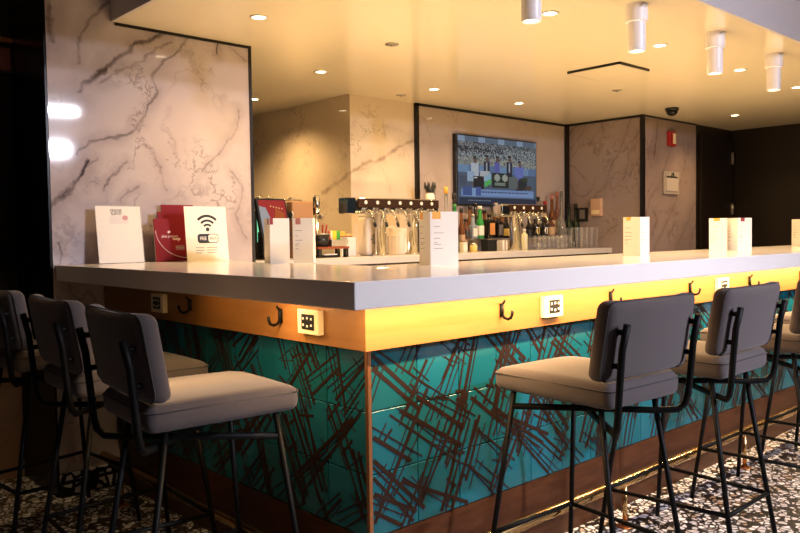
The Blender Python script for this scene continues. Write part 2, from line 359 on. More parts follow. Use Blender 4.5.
# ------------------------------------------------------------------ the bar
XE = 6.35            # far end of the long run
bar = thing('bar', (O, O, 0), 'L-shaped bar body with honey wood apron, teal patterned tiles and copper kick panel', 'bar')
ap = MB(); ap.box(O, XE, O, O + 0.05, 0.935, 1.10); ap.box(O, O + 0.05, O + 0.05, WY - 0.013, 0.935, 1.10)
ap.build('wood_apron', M_APRON, bar, world=True)
TR = 0.045           # tiles stand back from the apron
cr = MB(); cr.box(O + TR + 0.0145, XE, O + TR + 0.0145, O + 0.3, 0.2, 0.934); cr.box(O + TR + 0.0145, O + 0.3, O + 0.3, WY - 0.013, 0.2, 0.934)
cr.build('carcass', M_GROUT, bar, world=True)
def clip(p, d, L, x0, x1, z0, z1):
    t0, t1 = -L, L
    for a in (0, 1):
        lo, hi = ((x0, x1), (z0, z1))[a]
        if abs(d[a]) < 1e-9:
            if not lo <= p[a] <= hi: return None
        else:
            ta, tb = (lo - p[a]) / d[a], (hi - p[a]) / d[a]
            t0, t1 = max(t0, min(ta, tb)), min(t1, max(ta, tb))
    return (t0, t1) if t1 - t0 > 0.012 else None
TZ0, TS = 0.297, 0.2127
def tile_panel(length, fn, seed):       # fn(u, z, depth) -> world; depth measured outwards from the tile face
    mb = MB(); n = int(math.ceil(length / TS)); rr = random.Random(seed)
    for i in range(n):
        for j in range(3):
            u0 = i * TS + 0.0012; u1 = min((i + 1) * TS, length) - 0.0012; z0 = TZ0 + j * TS + 0.0012; z1 = z0 + TS - 0.0024
            if u1 - u0 < 0.01: continue
            e = 0.0025
            vs = [fn(u0, z0, -0.014), fn(u1, z0, -0.014), fn(u1, z1, -0.014), fn(u0, z1, -0.014), fn(u0, z0, -0.002), fn(u1, z0, -0.002), fn(u1, z1, -0.002), fn(u0, z1, -0.002),
                  fn(u0 + e, z0 + e, 0), fn(u1 - e, z0 + e, 0), fn(u1 - e, z1 - e, 0), fn(u0 + e, z1 - e, 0)]
            mb.add(vs, [(0, 1, 5, 4), (1, 2, 6, 5), (2, 3, 7, 6), (3, 0, 4, 7), (4, 5, 9, 8), (5, 6, 10, 9), (6, 7, 11, 10), (7, 4, 8, 11), (8, 9, 10, 11)], rr.choice((0, 0, 1, 2)))
    ht = [0.0]
    def stroke(P, ang, L, wd):
        d = (math.cos(math.radians(ang)), math.sin(math.radians(ang))); hw = wd / 2
        c = clip(P, d, L, hw, length - hw, TZ0 + hw, TZ0 + 3 * TS - hw - 0.002)
        if not c: return
        nx, nz = -d[1] * hw, d[0] * hw; h = 0.0010 + 0.0008 * rr.random()
        q = [(P[0] + d[0] * c[0] + nx, P[1] + d[1] * c[0] + nz), (P[0] + d[0] * c[1] + nx, P[1] + d[1] * c[1] + nz), (P[0] + d[0] * c[1] - nx, P[1] + d[1] * c[1] - nz), (P[0] + d[0] * c[0] - nx, P[1] + d[1] * c[0] - nz)]
        mb.add([fn(*a, h) for a in q] + [fn(*a, -0.003) for a in q], [(3, 2, 1, 0), (0, 1, 5, 4), (1, 2, 6, 5), (2, 3, 7, 6), (3, 0, 4, 7)], 3)
    cw, chh = 0.135, 0.13                 # jittered cells: bundles of long bars in two slants with short rungs between them
    for i in range(int(length / cw) + 1):
        for j in range(5):
            P = ((i + rr.uniform(0.1, 0.9)) * cw, TZ0 + (j + rr.uniform(0.1, 0.9)) * chh)
            fam = (i + j + (rr.random() < 0.25)) % 2
            ang = rr.uniform(52, 72) if fam else rr.uniform(-50, -30)
            nrm = (-math.sin(math.radians(ang)), math.cos(math.radians(ang))); off = 0.0; L = rr.uniform(0.10, 0.23)
            for k in range(rr.choice((2, 3, 3))):
                stroke((P[0] + nrm[0] * off, P[1] + nrm[1] * off), ang + rr.uniform(-4, 4) + k * 2.5, L * rr.uniform(0.75, 1.1), rr.choice((0.0035, 0.005, 0.008, 0.0115, 0.015)))
                off += rr.uniform(0.016, 0.038)
            for k in range(2):
                q = rr.uniform(-0.8, 0.8) * L
                stroke((P[0] + math.cos(math.radians(ang)) * q + nrm[0] * off / 2, P[1] + math.sin(math.radians(ang)) * q + nrm[1] * off / 2), ang + rr.choice((90, 78, 104)), rr.uniform(0.02, 0.055), rr.choice((0.0035, 0.005, 0.009)))
    return mb
F = O + TR
tile_panel(XE - F - 0.014, lambda u, z, d: (F + 0.012 + u, F - d, z), 1).build('tile_panel', [M_TILE, M_TILE2, M_TILE3, M_LINE], bar, world=True)
tile_panel(WY - 0.013 - F - 0.014, lambda u, z, d: (F - d, F + 0.012 + u, z), 2).build('tile_panel', [M_TILE, M_TILE2, M_TILE3, M_LINE], bar, world=True)
MB().box(F - 0.004, F + 0.012, F - 0.004, F + 0.012, 0.0, 0.934).build('corner_trim', M_COPPER, bar, world=True, bevel=0.002)
kp = MB(); kz = 0.2955
kp.add([(F, F, kz), (XE, F, kz), (XE, F + 0.03, 0), (F + 0.03, F + 0.03, 0)], [(0, 3, 2, 1)]); kp.add([(F, F, kz), (F, WY - 0.013, kz), (F + 0.03, WY - 0.013, 0), (F + 0.03, F + 0.03, 0)], [(0, 1, 2, 3)])
kp.add([(F, F, kz), (XE, F, kz), (XE, F + 0.05, kz), (F + 0.05, F + 0.05, kz), (F, WY - 0.013, kz), (F + 0.05, WY - 0.013, kz)], [(0, 1, 2, 3), (0, 3, 5, 4)])
kp.build('kick_panel', M_KICK, bar, world=True)
ct = MB(); XI, YI = 0.76, 0.83
ct.prism([(0, 0), (XE + 0.1, 0), (XE + 0.1, YI), (XI, YI), (XI, WY - 0.001), (0, WY - 0.001)], lambda u, v, k: (u, v, 1.10 + 0.08 * k))
top = tag(ct.build('bar_countertop', M_TOP, bevel=0.004), 'thick glossy pale L-shaped countertop lying on the bar', 'countertop')
lt = MB(); lt.box(0.14, XE, 0.105, 0.115, 1.093, 1.0995); lt.box(0.105, 0.115, 0.14, 1.25, 1.093, 1.0995)
tag(lt.build('led_tape', M_LEDTAPE), 'glowing amber light tape under the overhang of the bar countertop', 'light strip')

# foot rail
RZ = 0.205; rr_ = 0.024; ro = 0.165
rail = thing('foot_rail', (ro, ro, 0), 'brass tube foot rail on short posts along the foot of the bar', 'foot rail')
MB().tube([(ro, 2.24, RZ), (ro, ro + 0.06, RZ), (ro + 0.02, ro + 0.02, RZ), (ro + 0.06, ro, RZ), (XE, ro, RZ)], rr_, 16).build('rail', M_BRASS, rail, world=True)
for (x, y) in [(1.66 + 1.22 * k, ro) for k in range(4)] + [(ro, 2.03), (ro, 0.81)]:
    pm = MB().cyl((x, y, 0.006), (x, y, RZ - 0.005), 0.011, 12).build('post', M_BRASS, rail, world=True)
    fl = MB().cyl((x, y, 0), (x, y, 0.006), 0.036, 20); fl.v = [(a - ro, b - ro, c) for a, b, c in fl.v]; fl.build('flange', M_COPPER, pm)

# outlets and hooks on the wood apron
def outlet(u, side, label):
    if side == 'R': loc = (u, O, 1.012); f = lambda a, b, c: (a, -c, b)
    else: loc = (O, u, 1.012); f = lambda a, b, c: (-c, -a, b)
    t = thing('power_outlet', loc, label, 'outlet', 'outlets on the bar apron')
    def bx(a0, a1, b0, b1, c0, c1, mb, m=0):
        ps = [f(a, b, c) for c in (c0, c1) for b in (b0, b1) for a in (a0, a1)]
        return mb.add(ps, [(0, 2, 3, 1), (4, 5, 7, 6), (0, 1, 5, 4), (2, 6, 7, 3), (0, 4, 6, 2), (1, 3, 7, 5)], m)
    bx(-0.061, 0.061, -0.043, 0.043, 0, 0.024, MB()).build('plate', M_PLATE, t, bevel=0.003)
    r = bx(-0.034, 0.036, -0.026, 0.027, 0.024, 0.027, MB()).build('receptacle', M_BLKPL, t)
    for a, b in ((-0.022, 0.012), (0.001, 0.014), (0.024, 0.012), (-0.022, -0.010), (0.001, -0.014), (0.024, -0.010)): bx(a - 0.004, a + 0.004, b - 0.004, b + 0.004, 0.027, 0.0285, MB()).build('contact', M_DOT, r)
outlet(1.21, 'R', 'cream outlet box on the long apron left of the nearest right stool')
outlet(2.725, 'R', 'cream outlet box on the apron, partly behind the second right stool backrest')
outlet(0.516, 'L', 'cream outlet box on the short apron, next to the counter corner')
outlet(1.685, 'L', 'cream outlet box on the short apron near the marble wall')
def hook(u, side, label):
    f = (lambda a, b, c: (a, -c, b)) if side == 'R' else (lambda a, b, c: (-c, -a, b))
    t = thing('coat_hook', (u, O, 1.02) if side == 'R' else (O, u, 1.02), label, 'hook', 'black hooks under the countertop')
    MB().tube([f(0, 0.024, 0.004), f(0, 0.0, 0.004), f(0, -0.026, 0.004)], 0.009, 8).build('back_plate', M_FRAME, t)
    MB().tube([f(0, -0.018, 0.006), f(0, -0.030, 0.018), f(0, -0.034, 0.034), f(0, -0.028, 0.049), f(0, -0.012, 0.056), f(0, 0.0, 0.057)], 0.0055, 8).build('lower_hook', M_FRAME, t)
    MB().tube([f(0, 0.020, 0.006), f(0, 0.028, 0.016), f(0, 0.036, 0.020)], 0.0042, 8).build('upper_peg', M_FRAME, t)
hook(0.905, 'R', 'black hook on the long apron nearest the counter corner')
hook(1.654, 'R', 'black hook just above the backrest of the nearest right stool, left one')
hook(2.385, 'R', 'black hook between the nearest and second right stool backrests')
hook(3.088, 'R', 'black hook above the backrest of the second right stool')
hook(3.84, 'R', 'black hook on the long apron at the right edge of the picture')
hook(1.405, 'L', 'black hook on the short apron beside the far outlet')
hook(0.712, 'L', 'black hook on the short apron beside the outlet at the corner')

# ------------------------------------------------------------------ stools (local +Y faces the bar, origin on the floor under the front edge)
def make_stool(label):
    t = thing('bar_stool', (0, 0, 0), label, 'bar stool', 'upholstered bar stools along the bar')
    ws, ds, zs, ts = 0.41, 0.505, 0.838, 0.086
    def dome(p):
        k = (1 - (p.x / (ws / 2)) ** 2) * (1 - (p.y / (ds / 2)) ** 2)
        tz = 0.010 * max(k, 0) if p.z > 0 else 0
        tap = 1 - 0.05 * max(0, p.y / (ds / 2)) if True else 1
        return (p.x * tap, p.y, p.z + tz - (0.006 if p.y > ds * 0.35 and p.z > 0 else 0))
    st = MB().rbox(ws, ds, ts, 0.032, (0, 0.03 - ds / 2, zs - ts / 2), (10, 10, 2), dome).build('seat', M_FAB, t)
    def ring(w, d, zc, r):
        pts = []
        for cxs, cys, a in ((1, 1, 0), (-1, 1, 90), (-1, -1, 180), (1, -1, 270)):
            for q in range(5):
                th = math.radians(a + q * 22.5); pts.append((cxs * (w / 2 - r) + r * math.cos(th), cys * (d / 2 - r) + r * math.sin(th), zc))
        return pts + [pts[0]]
    MB().tube([(x * (1 - 0.05 * max(0, y / (ds / 2))), y + 0.03 - ds / 2, z) for x, y, z in ring(ws + 0.001, ds + 0.001, zs - 0.024, 0.032)], 0.0026, 6).build('piping', M_PIPE, st)
    wb, tb, z0, z1, db = 0.492, 0.068, 0.846, 1.103, 0.513
    def curve(p):
        e = (p.x / (wb / 2)) ** 2
        return (p.x, p.y + 0.022 * e - 0.022 * (p.z / 0.134), p.z + (0.008 * (1 - e) * -1 if p.z > 0 else 0))
    bk = MB().rbox(wb, tb, z1 - z0, 0.030, (0, -db + tb / 2, (z0 + z1) / 2), (14, 2, 8), curve).build('backrest', M_FAB, t)
    pp = []
    for (u, y, v) in [(a, 0, b) for a, b, _ in ring(wb - 0.004, z1 - z0 - 0.004, 0, 0.034)]:
        q = curve(Vector((u, -tb / 2 + 0.012, v))); pp.append((q[0], q[1] - db + tb / 2, q[2] + (z0 + z1) / 2))
    MB().tube(pp, 0.0024, 6).build('piping', M_PIPE, bk)
    ft, fb, rt, rb = (0.17, -0.05), (0.246, 0.034), (0.15, -0.40), (0.20, -0.52)
    ztop = zs - ts - 0.002
    def on(a, b, z): k = 1 - z / ztop; return (a[0] + (b[0] - a[0]) * k, a[1] + (b[1] - a[1]) * k)
    for s in (-1, 1):
        for a, b in ((ft, fb), (rt, rb)):
            MB().tube([(s * a[0], a[1], ztop), (s * b[0], b[1], 0.0)], 0.0098, 10).build('leg', M_FRAME, t)
    zf = 0.245
    F0 = on(ft, fb, zf); R0 = on(rt, rb, zf)
    def bar_(p, q): MB().tube([(p[0], p[1], zf), (q[0], q[1], zf)], 0.0085, 8).build('footrest', M_FRAME, t)
    bar_((-F0[0], F0[1]), (F0[0], F0[1])); bar_((-R0[0], R0[1]), (R0[0], R0[1])); bar_((-F0[0], F0[1]), (-R0[0], R0[1])); bar_((F0[0], F0[1]), (R0[0], R0[1]))
    zc = 0.70; zu = 1.03
    for s in (-1, 1):      # back uprights that bend and run crosswise under the seat to the opposite front leg
        G = on(ft, fb, zc); zz = zc + (0.0 if s > 0 else -0.022)
        path = [(s * 0.205, -db - 0.022, zu), (s * 0.205, -db - 0.004, 0.95), (s * 0.204, -db + 0.006, 0.84), (s * 0.202, -db + 0.014, zz + 0.06), (s * 0.196, -db + 0.022, zz + 0.025), (s * 0.180, -db + 0.040, zz + 0.004), (s * 0.13, -db + 0.095, zz), (-s * G[0], G[1], zz)]
        up = MB().tube(path, 0.0115, 10).build('back_support', M_FRAME, t)
        for zb, vv in ((1.005, -0.016), (0.90, 0.0)): MB().tube([(s * 0.205, -db + vv, zb), (s * 0.205, -db + vv + 0.035, zb)], 0.009, 8).build('bracket', M_FRAME, up)
    return t
S0 = make_stool('grey bar stool nearest the viewer on the long side, right of the copper corner trim')
S0.location = (0.942, 0.105, 0); S0.rotation_euler = (0, 0, -0.05)
dup(S0, (1.635, 0.095, 0), 0.01, 'grey bar stool second from the counter corner on the long side')
dup(S0, (2.47, 0.10, 0), -0.02, 'grey bar stool third from the corner, its back cut by the picture edge')
dup(S0, (3.26, 0.10, 0), -0.02, 'far grey bar stool on the long side, only its seat end showing')
dup(S0, (0.060, 0.565, 0), -1.65, 'bar stool on the short side nearest the counter corner, seat fully in view')
dup(S0, (0.093, 1.22, 0), -1.615, 'dark bar stool in the middle of the short side')
dup(S0, (0.085, 2.02, 0), -1.47, 'dark bar stool next to the marble wall, cut by the left picture edge')

# ------------------------------------------------------------------ ceiling fittings
DL = [((0.858, 1.795), 'recessed downlight nearest the marble block corner of the ceiling'), ((1.905, 2.664), 'recessed downlight above the beer tap side of the cream wall'),
      ((2.977, 2.632), 'recessed downlight in front of the wall left of the screen'), ((4.023, 2.629), 'recessed downlight in front of the wall screen'),
      ((1.963, 0.779), 'recessed downlight beside the leftmost white ceiling cylinder'), ((3.045, 0.761), 'recessed downlight between the second and third white ceiling cylinders'),
      ((4.156, 0.761), 'recessed downlight to the right of the third white ceiling cylinder'), ((6.282, 1.743), 'recessed downlight in front of the dark alcove'),
      ((5.193, 0.763), 'recessed downlight at the right edge of the ceiling'), ((2.122, 3.87), 'recessed downlight at the rear left beside the marble block'),
      ((1.55, 4.35), 'added downlight farthest back, behind the marble block')]  # the last one is an added lamp that brightens the rear return wall
for (x, y), lab in DL:
    t = thing('downlight', (x, y, CEIL), lab, 'downlight', 'recessed ceiling downlights')
    MB().lathe([(0.034, -0.0005), (0.046, -0.0005), (0.048, -0.003), (0.040, -0.006), (0.033, -0.003)], n=24, closed=False).build('ring', M_WHITE, t)
    MB().cyl((0, 0, -0.003), (0, 0, 0.0), 0.034, 24).build('lamp_face', M_LAMP, t)
    spot('downlight_beam', (x, y, CEIL - 0.02), 52 if y < 3.5 else 80, WARM, 140, 0.9, 0.035)
for x, lab in ((1.33, 'white ceiling spot cylinder cut by the top edge, leftmost'), (2.18, 'white ceiling spot cylinder second from the left'),
               (3.03, 'white ceiling spot cylinder third from the left'), (3.855, 'white ceiling spot cylinder farthest right')):
    t = thing('cylinder_spotlight', (x, 0.41, CEIL), lab, 'ceiling spotlight', 'white cylinder spotlights over the counter')
    MB().lathe([(0.052, -0.085), (0.054, -0.083), (0.054, 0.0)], n=28).build('base', M_WHITE, t, sharp=40)
    MB().lathe([(0.030, -0.226), (0.036, -0.232), (0.042, -0.230), (0.043, -0.226), (0.043, -0.086)], n=28, closed=False).build('barrel', M_WHITE, t, sharp=40)
    MB().cyl((0, 0, -0.222), (0, 0, -0.218), 0.036, 20).build('lens', M_LAMP, t)
    MB().cyl((-0.03, -0.0535, -0.012), (-0.03, -0.0545, -0.012), 0.004, 8).build('screw', M_BLKPL, t)
    spot('cylinder_beam', (x, 0.41, CEIL - 0.235), 38, (1.0, 0.62, 0.26), 75, 0.7, 0.03)
vt = thing('ceiling_vent', (3.45, 1.36, CEIL), 'shallow ceiling access panel with black edges near the middle of the ceiling', 'ceiling panel')
MB().box(-0.19, 0.17, -0.19, 0.21, -0.018, 0.0).build('panel', M_CEIL, vt)
for b in ((-0.20, 0.18, -0.20, -0.19), (-0.20, -0.19, -0.20, 0.22), (0.17, 0.18, -0.19, 0.22), (-0.19, 0.17, 0.21, 0.22)):
    MB().box(*b, -0.016, 0.0).build('edge', M_BLACK, vt)
for x, y, lab in ((1.768, 1.78, 'small round sprinkler plate on the ceiling right of the nearest downlight'), (2.951, 2.983, 'small round sprinkler plate on the ceiling close to the cream wall'), (4.16, 1.746, 'small round sprinkler plate right of the ceiling access panel')):
    t = thing('sprinkler_plate', (x, y, CEIL), lab, 'sprinkler'); MB().lathe([(0.040, 0.0), (0.038, -0.006), (0.018, -0.009)], n=20).build('plate', M_STEEL, t); MB().cyl((0, 0, -0.016), (0, 0, -0.009), 0.012, 12).build('cap', M_STEEL, t)
t = thing('dome_camera', (5.37, 1.92, CEIL), 'small dark dome camera on the ceiling before the far marble', 'security camera')
MB().lathe([(0.062, 0.0), (0.060, -0.025)], n=24).build('base', M_BLKPL, t); MB().lathe([(0.052, -0.025), (0.048, -0.045), (0.034, -0.064), (0.012, -0.073), (0.001, -0.074)], n=24).build('dome', mat('smoked_dome', (0.01, 0.01, 0.01), 0.06), t)

for x, y, a, b, lab in ((2.1, -3.7, 0.26, 0.07, 'long narrow cool white ceiling light behind the viewer'), (3.4, -7.5, 0.18, 0.18, 'square cool white ceiling light far behind the viewer')):
    t = thing('panel_light', (x, y, HIGH), lab, 'ceiling light'); MB().box(-a - 0.03, a + 0.03, -b - 0.03, b + 0.03, -0.045, 0.0).build('frame', M_WHITE, t); MB().box(-a, a, -b, b, -0.05, -0.046).build('diffuser', M_PANEL, t)

t = thing('downlight', (-0.62, 2.25, HIGH), 'downlight added in the upper ceiling by the dark wall to warm the left floor', 'downlight', 'recessed ceiling downlights')
MB().lathe([(0.034, -0.0005), (0.046, -0.0005), (0.048, -0.003), (0.040, -0.006), (0.033, -0.003)], n=24, closed=False).build('ring', M_WHITE, t)
MB().cyl((0, 0, -0.003), (0, 0, 0.0), 0.034, 24).build('lamp_face', M_LAMP, t)
spot('downlight_beam', (-0.62, 2.25, HIGH - 0.02), 45, WARM, 42, 0.8, 0.035)  # added lamp out of view, warms the floor at the left

# ------------------------------------------------------------------ wall fittings
t = thing('wall_sign', (-0.14, 2.88, 2.29), 'small dim framed red sign on the dark wall at the left edge', 'sign')
MB().box(-0.12, 0.12, -0.02, 0.02, -0.085, 0.075).build('frame', M_BLKPL, t, bevel=0.004); MB().box(-0.10, 0.03, -0.023, -0.02, -0.07, 0.05).build('panel', mat('sign_panel', (0.30, 0.28, 0.27), 0.4), t); MB().box(0.045, 0.105, -0.023, -0.02, -0.07, 0.05).build('panel', mat('sign_red', (0.25, 0.08, 0.07), 0.4), t)
MB().box(-0.12, 0.115, -0.05, 0.02, 0.075, 0.10).build('lamp_hood', M_COPPER, t, bevel=0.004)
p = at_y(671, 139, RY - 0.03)
t = thing('fire_alarm', (p.x, RY - 0.02, p.z), 'red wall alarm box high on the far marble', 'fire alarm')
MB().box(-0.07, 0.07, -0.035, 0, -0.075, 0.075).build('box', mat('alarm_red', (0.33, 0.018, 0.016), 0.4), t, bevel=0.006); MB().box(-0.005, 0.05, -0.04, -0.035, -0.05, 0.055).build('strobe', M_PLATE, t, bevel=0.002); MB().box(-0.05, -0.02, -0.0365, -0.035, -0.05, 0.05).build('strip', M_REDDK, t)
p = at_y(671, 183, RY - 0.03)
t = thing('wall_panel_box', (p.x, RY - 0.02, p.z), 'grey framed panel box on the far marble below the red alarm', 'wall box')
MB().box(-0.155, 0.155, -0.02, 0, -0.115, 0.115).build('frame', mat('panel_grey', (0.34, 0.29, 0.26), 0.45), t, bevel=0.004); MB().box(-0.115, 0.115, -0.026, -0.02, -0.085, 0.045).build('door', mat('panel_grey_light', (0.46, 0.40, 0.36), 0.4), t, bevel=0.003); MB().cyl((0, -0.02, 0.08), (0, -0.034, 0.08), 0.022, 14).build('button', M_STEEL, t); MB().box(-0.11, 0.11, -0.024, -0.02, 0.055, 0.066).build('slot', M_BLKPL, t)
t = thing('wall_dispenser', (RX, 2.797, 1.56), 'small tan dispenser on the right marble wall above the glasses', 'dispenser')
MB().box(-0.045, 0, -0.062, 0.062, -0.09, 0.09).build('body', mat('tan_plastic', (0.62, 0.40, 0.27), 0.4), t, bevel=0.01); MB().box(-0.05, -0.045, -0.045, 0.045, -0.07, -0.03).build('lip', M_PLATE, t, bevel=0.002)

# ------------------------------------------------------------------ wall screen with its broadcast picture
def tv():
    x0, x1, z0, z1 = 3.757, 4.93, 1.566, 2.212
    t = thing('television', ((x0 + x1) / 2, TV_Y - 0.02, z0), 'flat wall screen showing a sports broadcast with five people at a stadium', 'television')
    cx_ = (x0 + x1) / 2
    MB().box(x0 - cx_, x1 - cx_, -0.045, -0.002, 0, z1 - z0).build('housing', M_BLKPL, t, bevel=0.004)
    NX, NY = 110, 62; r = random.Random(3); img = [[None] * NX for _ in range(NY)]
    for j in range(NY):                  # j from the top
        for i in range(NX):
            n = r.random()
            if j < 5: c = (0.10, 0.14, 0.20) if (i // 9) % 3 else (0.22, 0.30, 0.42)
            elif j < 26:
                c = (0.10 + 0.22 * n, 0.13 + 0.22 * n, 0.16 + 0.2 * n) if r.random() > 0.25 else (0.03, 0.04, 0.05)
                if j < 9: c = tuple(q * 0.7 for q in c)
                if i < 62 and 8 < j < 14 and r.random() > .35: c = (0.03, 0.035, 0.05)
                if 18 < j < 26 and r.random() > 0.6: c = (0.30, 0.30, 0.24)
            elif j < 33: c = (0.09, 0.16, 0.30) if (i // 14) % 2 else (0.14, 0.24, 0.40)
            else: c = (0.06 + 0.02 * n, 0.09 + 0.03 * n, 0.14 + 0.03 * n)
            img[j][i] = c
    def rect(x, y, w_, h_, c, jit=0.12):
        for j in range(max(0, int(y)), min(NY, int(y + h_))):
            for i in range(max(0, int(x)), min(NX, int(x + w_))): img[j][i] = tuple(q * (1 + r.uniform(-jit, jit)) for q in c)
    def disc(x, y, rx, ry, c):
        for j in range(NY):
            for i in range(NX):
                if ((i - x) / rx) ** 2 + ((j - y) / ry) ** 2 <= 1: img[j][i] = c
    for (x, top_, c1, c2, wd) in ((22, 20, (0.42, 0.47, 0.52), (0.10, 0.10, 0.12), 10), (38, 18, (0.02, 0.025, 0.05), (0.02, 0.02, 0.04), 8), (53, 18, (0.10, 0.11, 0.36), (0.05, 0.05, 0.14), 7), (70, 17, (0.02, 0.025, 0.05), (0.02, 0.02, 0.04), 8), (85, 21, (0.12, 0.16, 0.46), (0.03, 0.03, 0.05), 13)):
        rect(x - wd / 2, top_ + 4, wd, 14, c1); rect(x - wd / 2 + 1, top_ + 17, wd - 2, 10, c2)
        disc(x, top_ + 1.5, 2.1, 2.8, (0.12, 0.08, 0.07)); rect(x - 2, top_ - 2, 4, 2, (0.02, 0.02, 0.025))
        if c1[0] < 0.05: rect(x - 0.5, top_ + 5, 2, 9, (0.3, 0.33, 0.38))
    rect(12, 32, 10, 9, (0.28, 0.38, 0.52)); rect(29, 31, 13, 9, (0.40, 0.42, 0.46))
    rect(20, 36, 14, 12, (0.012, 0.016, 0.02)); rect(21, 37, 4, 1, (0.6, 0.6, 0.6))
    for k in range(9): rect(35 + k, 36 - k * 0.3, 1, 5, (0.25, 0.40, 0.55)); rect(35 + k, 41 - k * 0.3, 1, 5, (0.08, 0.42, 0.10))
    rect(45, 32, 24, 14, (0.02, 0.025, 0.025)); disc(52, 36, 4, 3.2, (0.30, 0.34, 0.30)); disc(63, 36, 4, 3.2, (0.30, 0.34, 0.30)); rect(49, 41, 15, 3, (0.16, 0.20, 0.17))
    rect(69, 35, 13, 11, (0.10, 0.13, 0.13)); rect(84, 36, 12, 11, (0.02, 0.025, 0.03)); rect(88, 35, 9, 4, (0.03, 0.05, 0.03)); rect(94, 43, 9, 4, (0.07, 0.045, 0.04)); rect(1, 36, 10, 9, (0.06, 0.08, 0.12))
    rect(4, 48, 102, 7, (0.16, 0.26, 0.48), 0.05); rect(4, 52, 102, 1, (0.22, 0.33, 0.58), 0.03); rect(6, 46, 12, 8, (0.05, 0.09, 0.26)); rect(18, 47, 5, 8, (0.20, 0.32, 0.55)); rect(23, 46, 7, 8, (0.06, 0.10, 0.30))
    x = 31
    while x < 97: wd = r.choice((2, 3, 3, 4)); rect(x, 50, wd, 1, (0.03, 0.04, 0.10)); x += wd + 1
    rect(1, 56, 108, 6, (0.02, 0.03, 0.06), 0.05); x = 13
    while x < 42: wd = r.choice((2, 3)); rect(x, 58, wd, 1, (0.16, 0.20, 0.26)); x += wd + 1
    bx0, bx1, bz0, bz1 = x0 - cx_ + 0.022, x1 - cx_ - 0.012, 0.014, z1 - z0 - 0.012
    vs = [(bx0 + (bx1 - bx0) * i / NX, -0.0462, bz1 - (bz1 - bz0) * j / NY) for j in range(NY + 1) for i in range(NX + 1)]
    fs = [(j * (NX + 1) + i, (j + 1) * (NX + 1) + i, (j + 1) * (NX + 1) + i + 1, j * (NX + 1) + i + 1) for j in range(NY) for i in range(NX)]
    m = mat('broadcast_picture', (0.01, 0.01, 0.012), 0.15); g = N(m)
    at = g.new('ShaderNodeVertexColor'); at.layer_name = 'picture'; g.l.new(at.outputs[0], g.b.inputs['Emission Color']); g.b.inputs['Emission Strength'].default_value = 0.72
    o = MB().add(vs, fs).build('screen', m, t)
    ca = o.data.color_attributes.new('picture', 'FLOAT_COLOR', 'CORNER')
    k = 0
    for j in range(NY):
        for i in range(NX):
            for _ in range(4): ca.data[k].color = (*img[j][i], 1); k += 1
tv()

# ------------------------------------------------------------------ back counter with its taps, bottles and glasses
BZ = 1.15; BY = 2.63
bc = MB().box(1.2, RX - 0.001, BY, TV_Y - 0.021, BZ - 0.052, BZ)
tag(bc.build('back_countertop', M_BTOP, bevel=0.003), 'slim pale back countertop below the wall screen carrying taps and bottles', 'countertop')
cb = thing('back_cabinet', (3.3, 2.92, 0), 'dark cabinet run carrying the back countertop', 'cabinet')
MB().box(-2.05, 2.19, -0.25, 0.25, 0.0, BZ - 0.053).build('body', M_DARK, cb)
for k in range(6): MB().box(-2.0 + k * 0.69, -1.34 + k * 0.69, -0.27, -0.25, 0.08, BZ - 0.10).build('door', M_DARK, cb, bevel=0.003)

def beer_tower(x0, x1, z0, z1, y, cols, ntaps, label, end_blue):
    t = thing('beer_tower', ((x0 + x1) / 2, y, BZ), label, 'beer tap'); X = (x0 + x1) / 2
    zm = z0 + (z1 - z0) * 0.42
    MB().rbox(x1 - x0, 0.11, z1 - z0, 0.02, (0, 0, (z0 + z1) / 2 - BZ), (4, 2, 2)).build('manifold', M_CHROME, t)
    bp = MB().box(x0 - X + 0.10, x1 - X - 0.01, -0.062, -0.054, zm - BZ, z1 - BZ - 0.008).build('badge_strip', mat('badge_brown', (0.045, 0.022, 0.014), 0.25), t)
    if end_blue: MB().box(x0 - X - 0.004, x0 - X + 0.075, -0.060, 0.045, z0 - BZ + 0.006, z1 - BZ - 0.004).build('end_cap', mat('cap_blue', (0.10, 0.16, 0.24), 0.12, metal=0.9), t, bevel=0.004)
    for cx_ in cols:
        MB().lathe([(0.062, 0.0), (0.062, 0.012), (0.046, 0.022), (0.046, z0 - BZ + 0.002)], (cx_ - X, 0, 0), 24).build('column', M_CHROME, t)
    for k in range(ntaps):
        x = x0 - X + 0.17 + (x1 - x0 - 0.26) * k / max(1, ntaps - 1)
        MB().cyl((x, -0.062, (zm + z1) / 2 - BZ), (x, -0.065, (zm + z1) / 2 - BZ), 0.014, 14).build('badge', M_PAPER, bp)
        tp = MB().cyl((x, -0.055, z0 - BZ + 0.03), (x, -0.085, z0 - BZ + 0.03), 0.02, 12).tube([(x, -0.07, z0 - BZ + 0.03), (x + 0.006, -0.10, z0 - BZ + 0.022), (x + 0.020, -0.112, z0 - BZ - 0.02), (x + 0.036, -0.116, z0 - BZ - 0.065)], [0.012, 0.011, 0.010, 0.009], 12).build('tap', M_CHROME, t)
        MB().tube([(x + 0.036, -0.116, z0 - BZ - 0.065), (x + 0.046, -0.118, z0 - BZ - 0.095)], [0.013, 0.010], 10).build('nozzle', M_BLKPL, tp)
    return t
beer_tower(2.185, 3.135, 1.463, 1.588, 2.80, (2.55, 2.885), 7, 'long chrome beer tap bar on two columns before the cream marble', True)
beer_tower(3.98, 4.64, 1.455, 1.572, 2.85, (4.225,), 4, 'shorter chrome beer tap bar on one column below the wall screen', False)
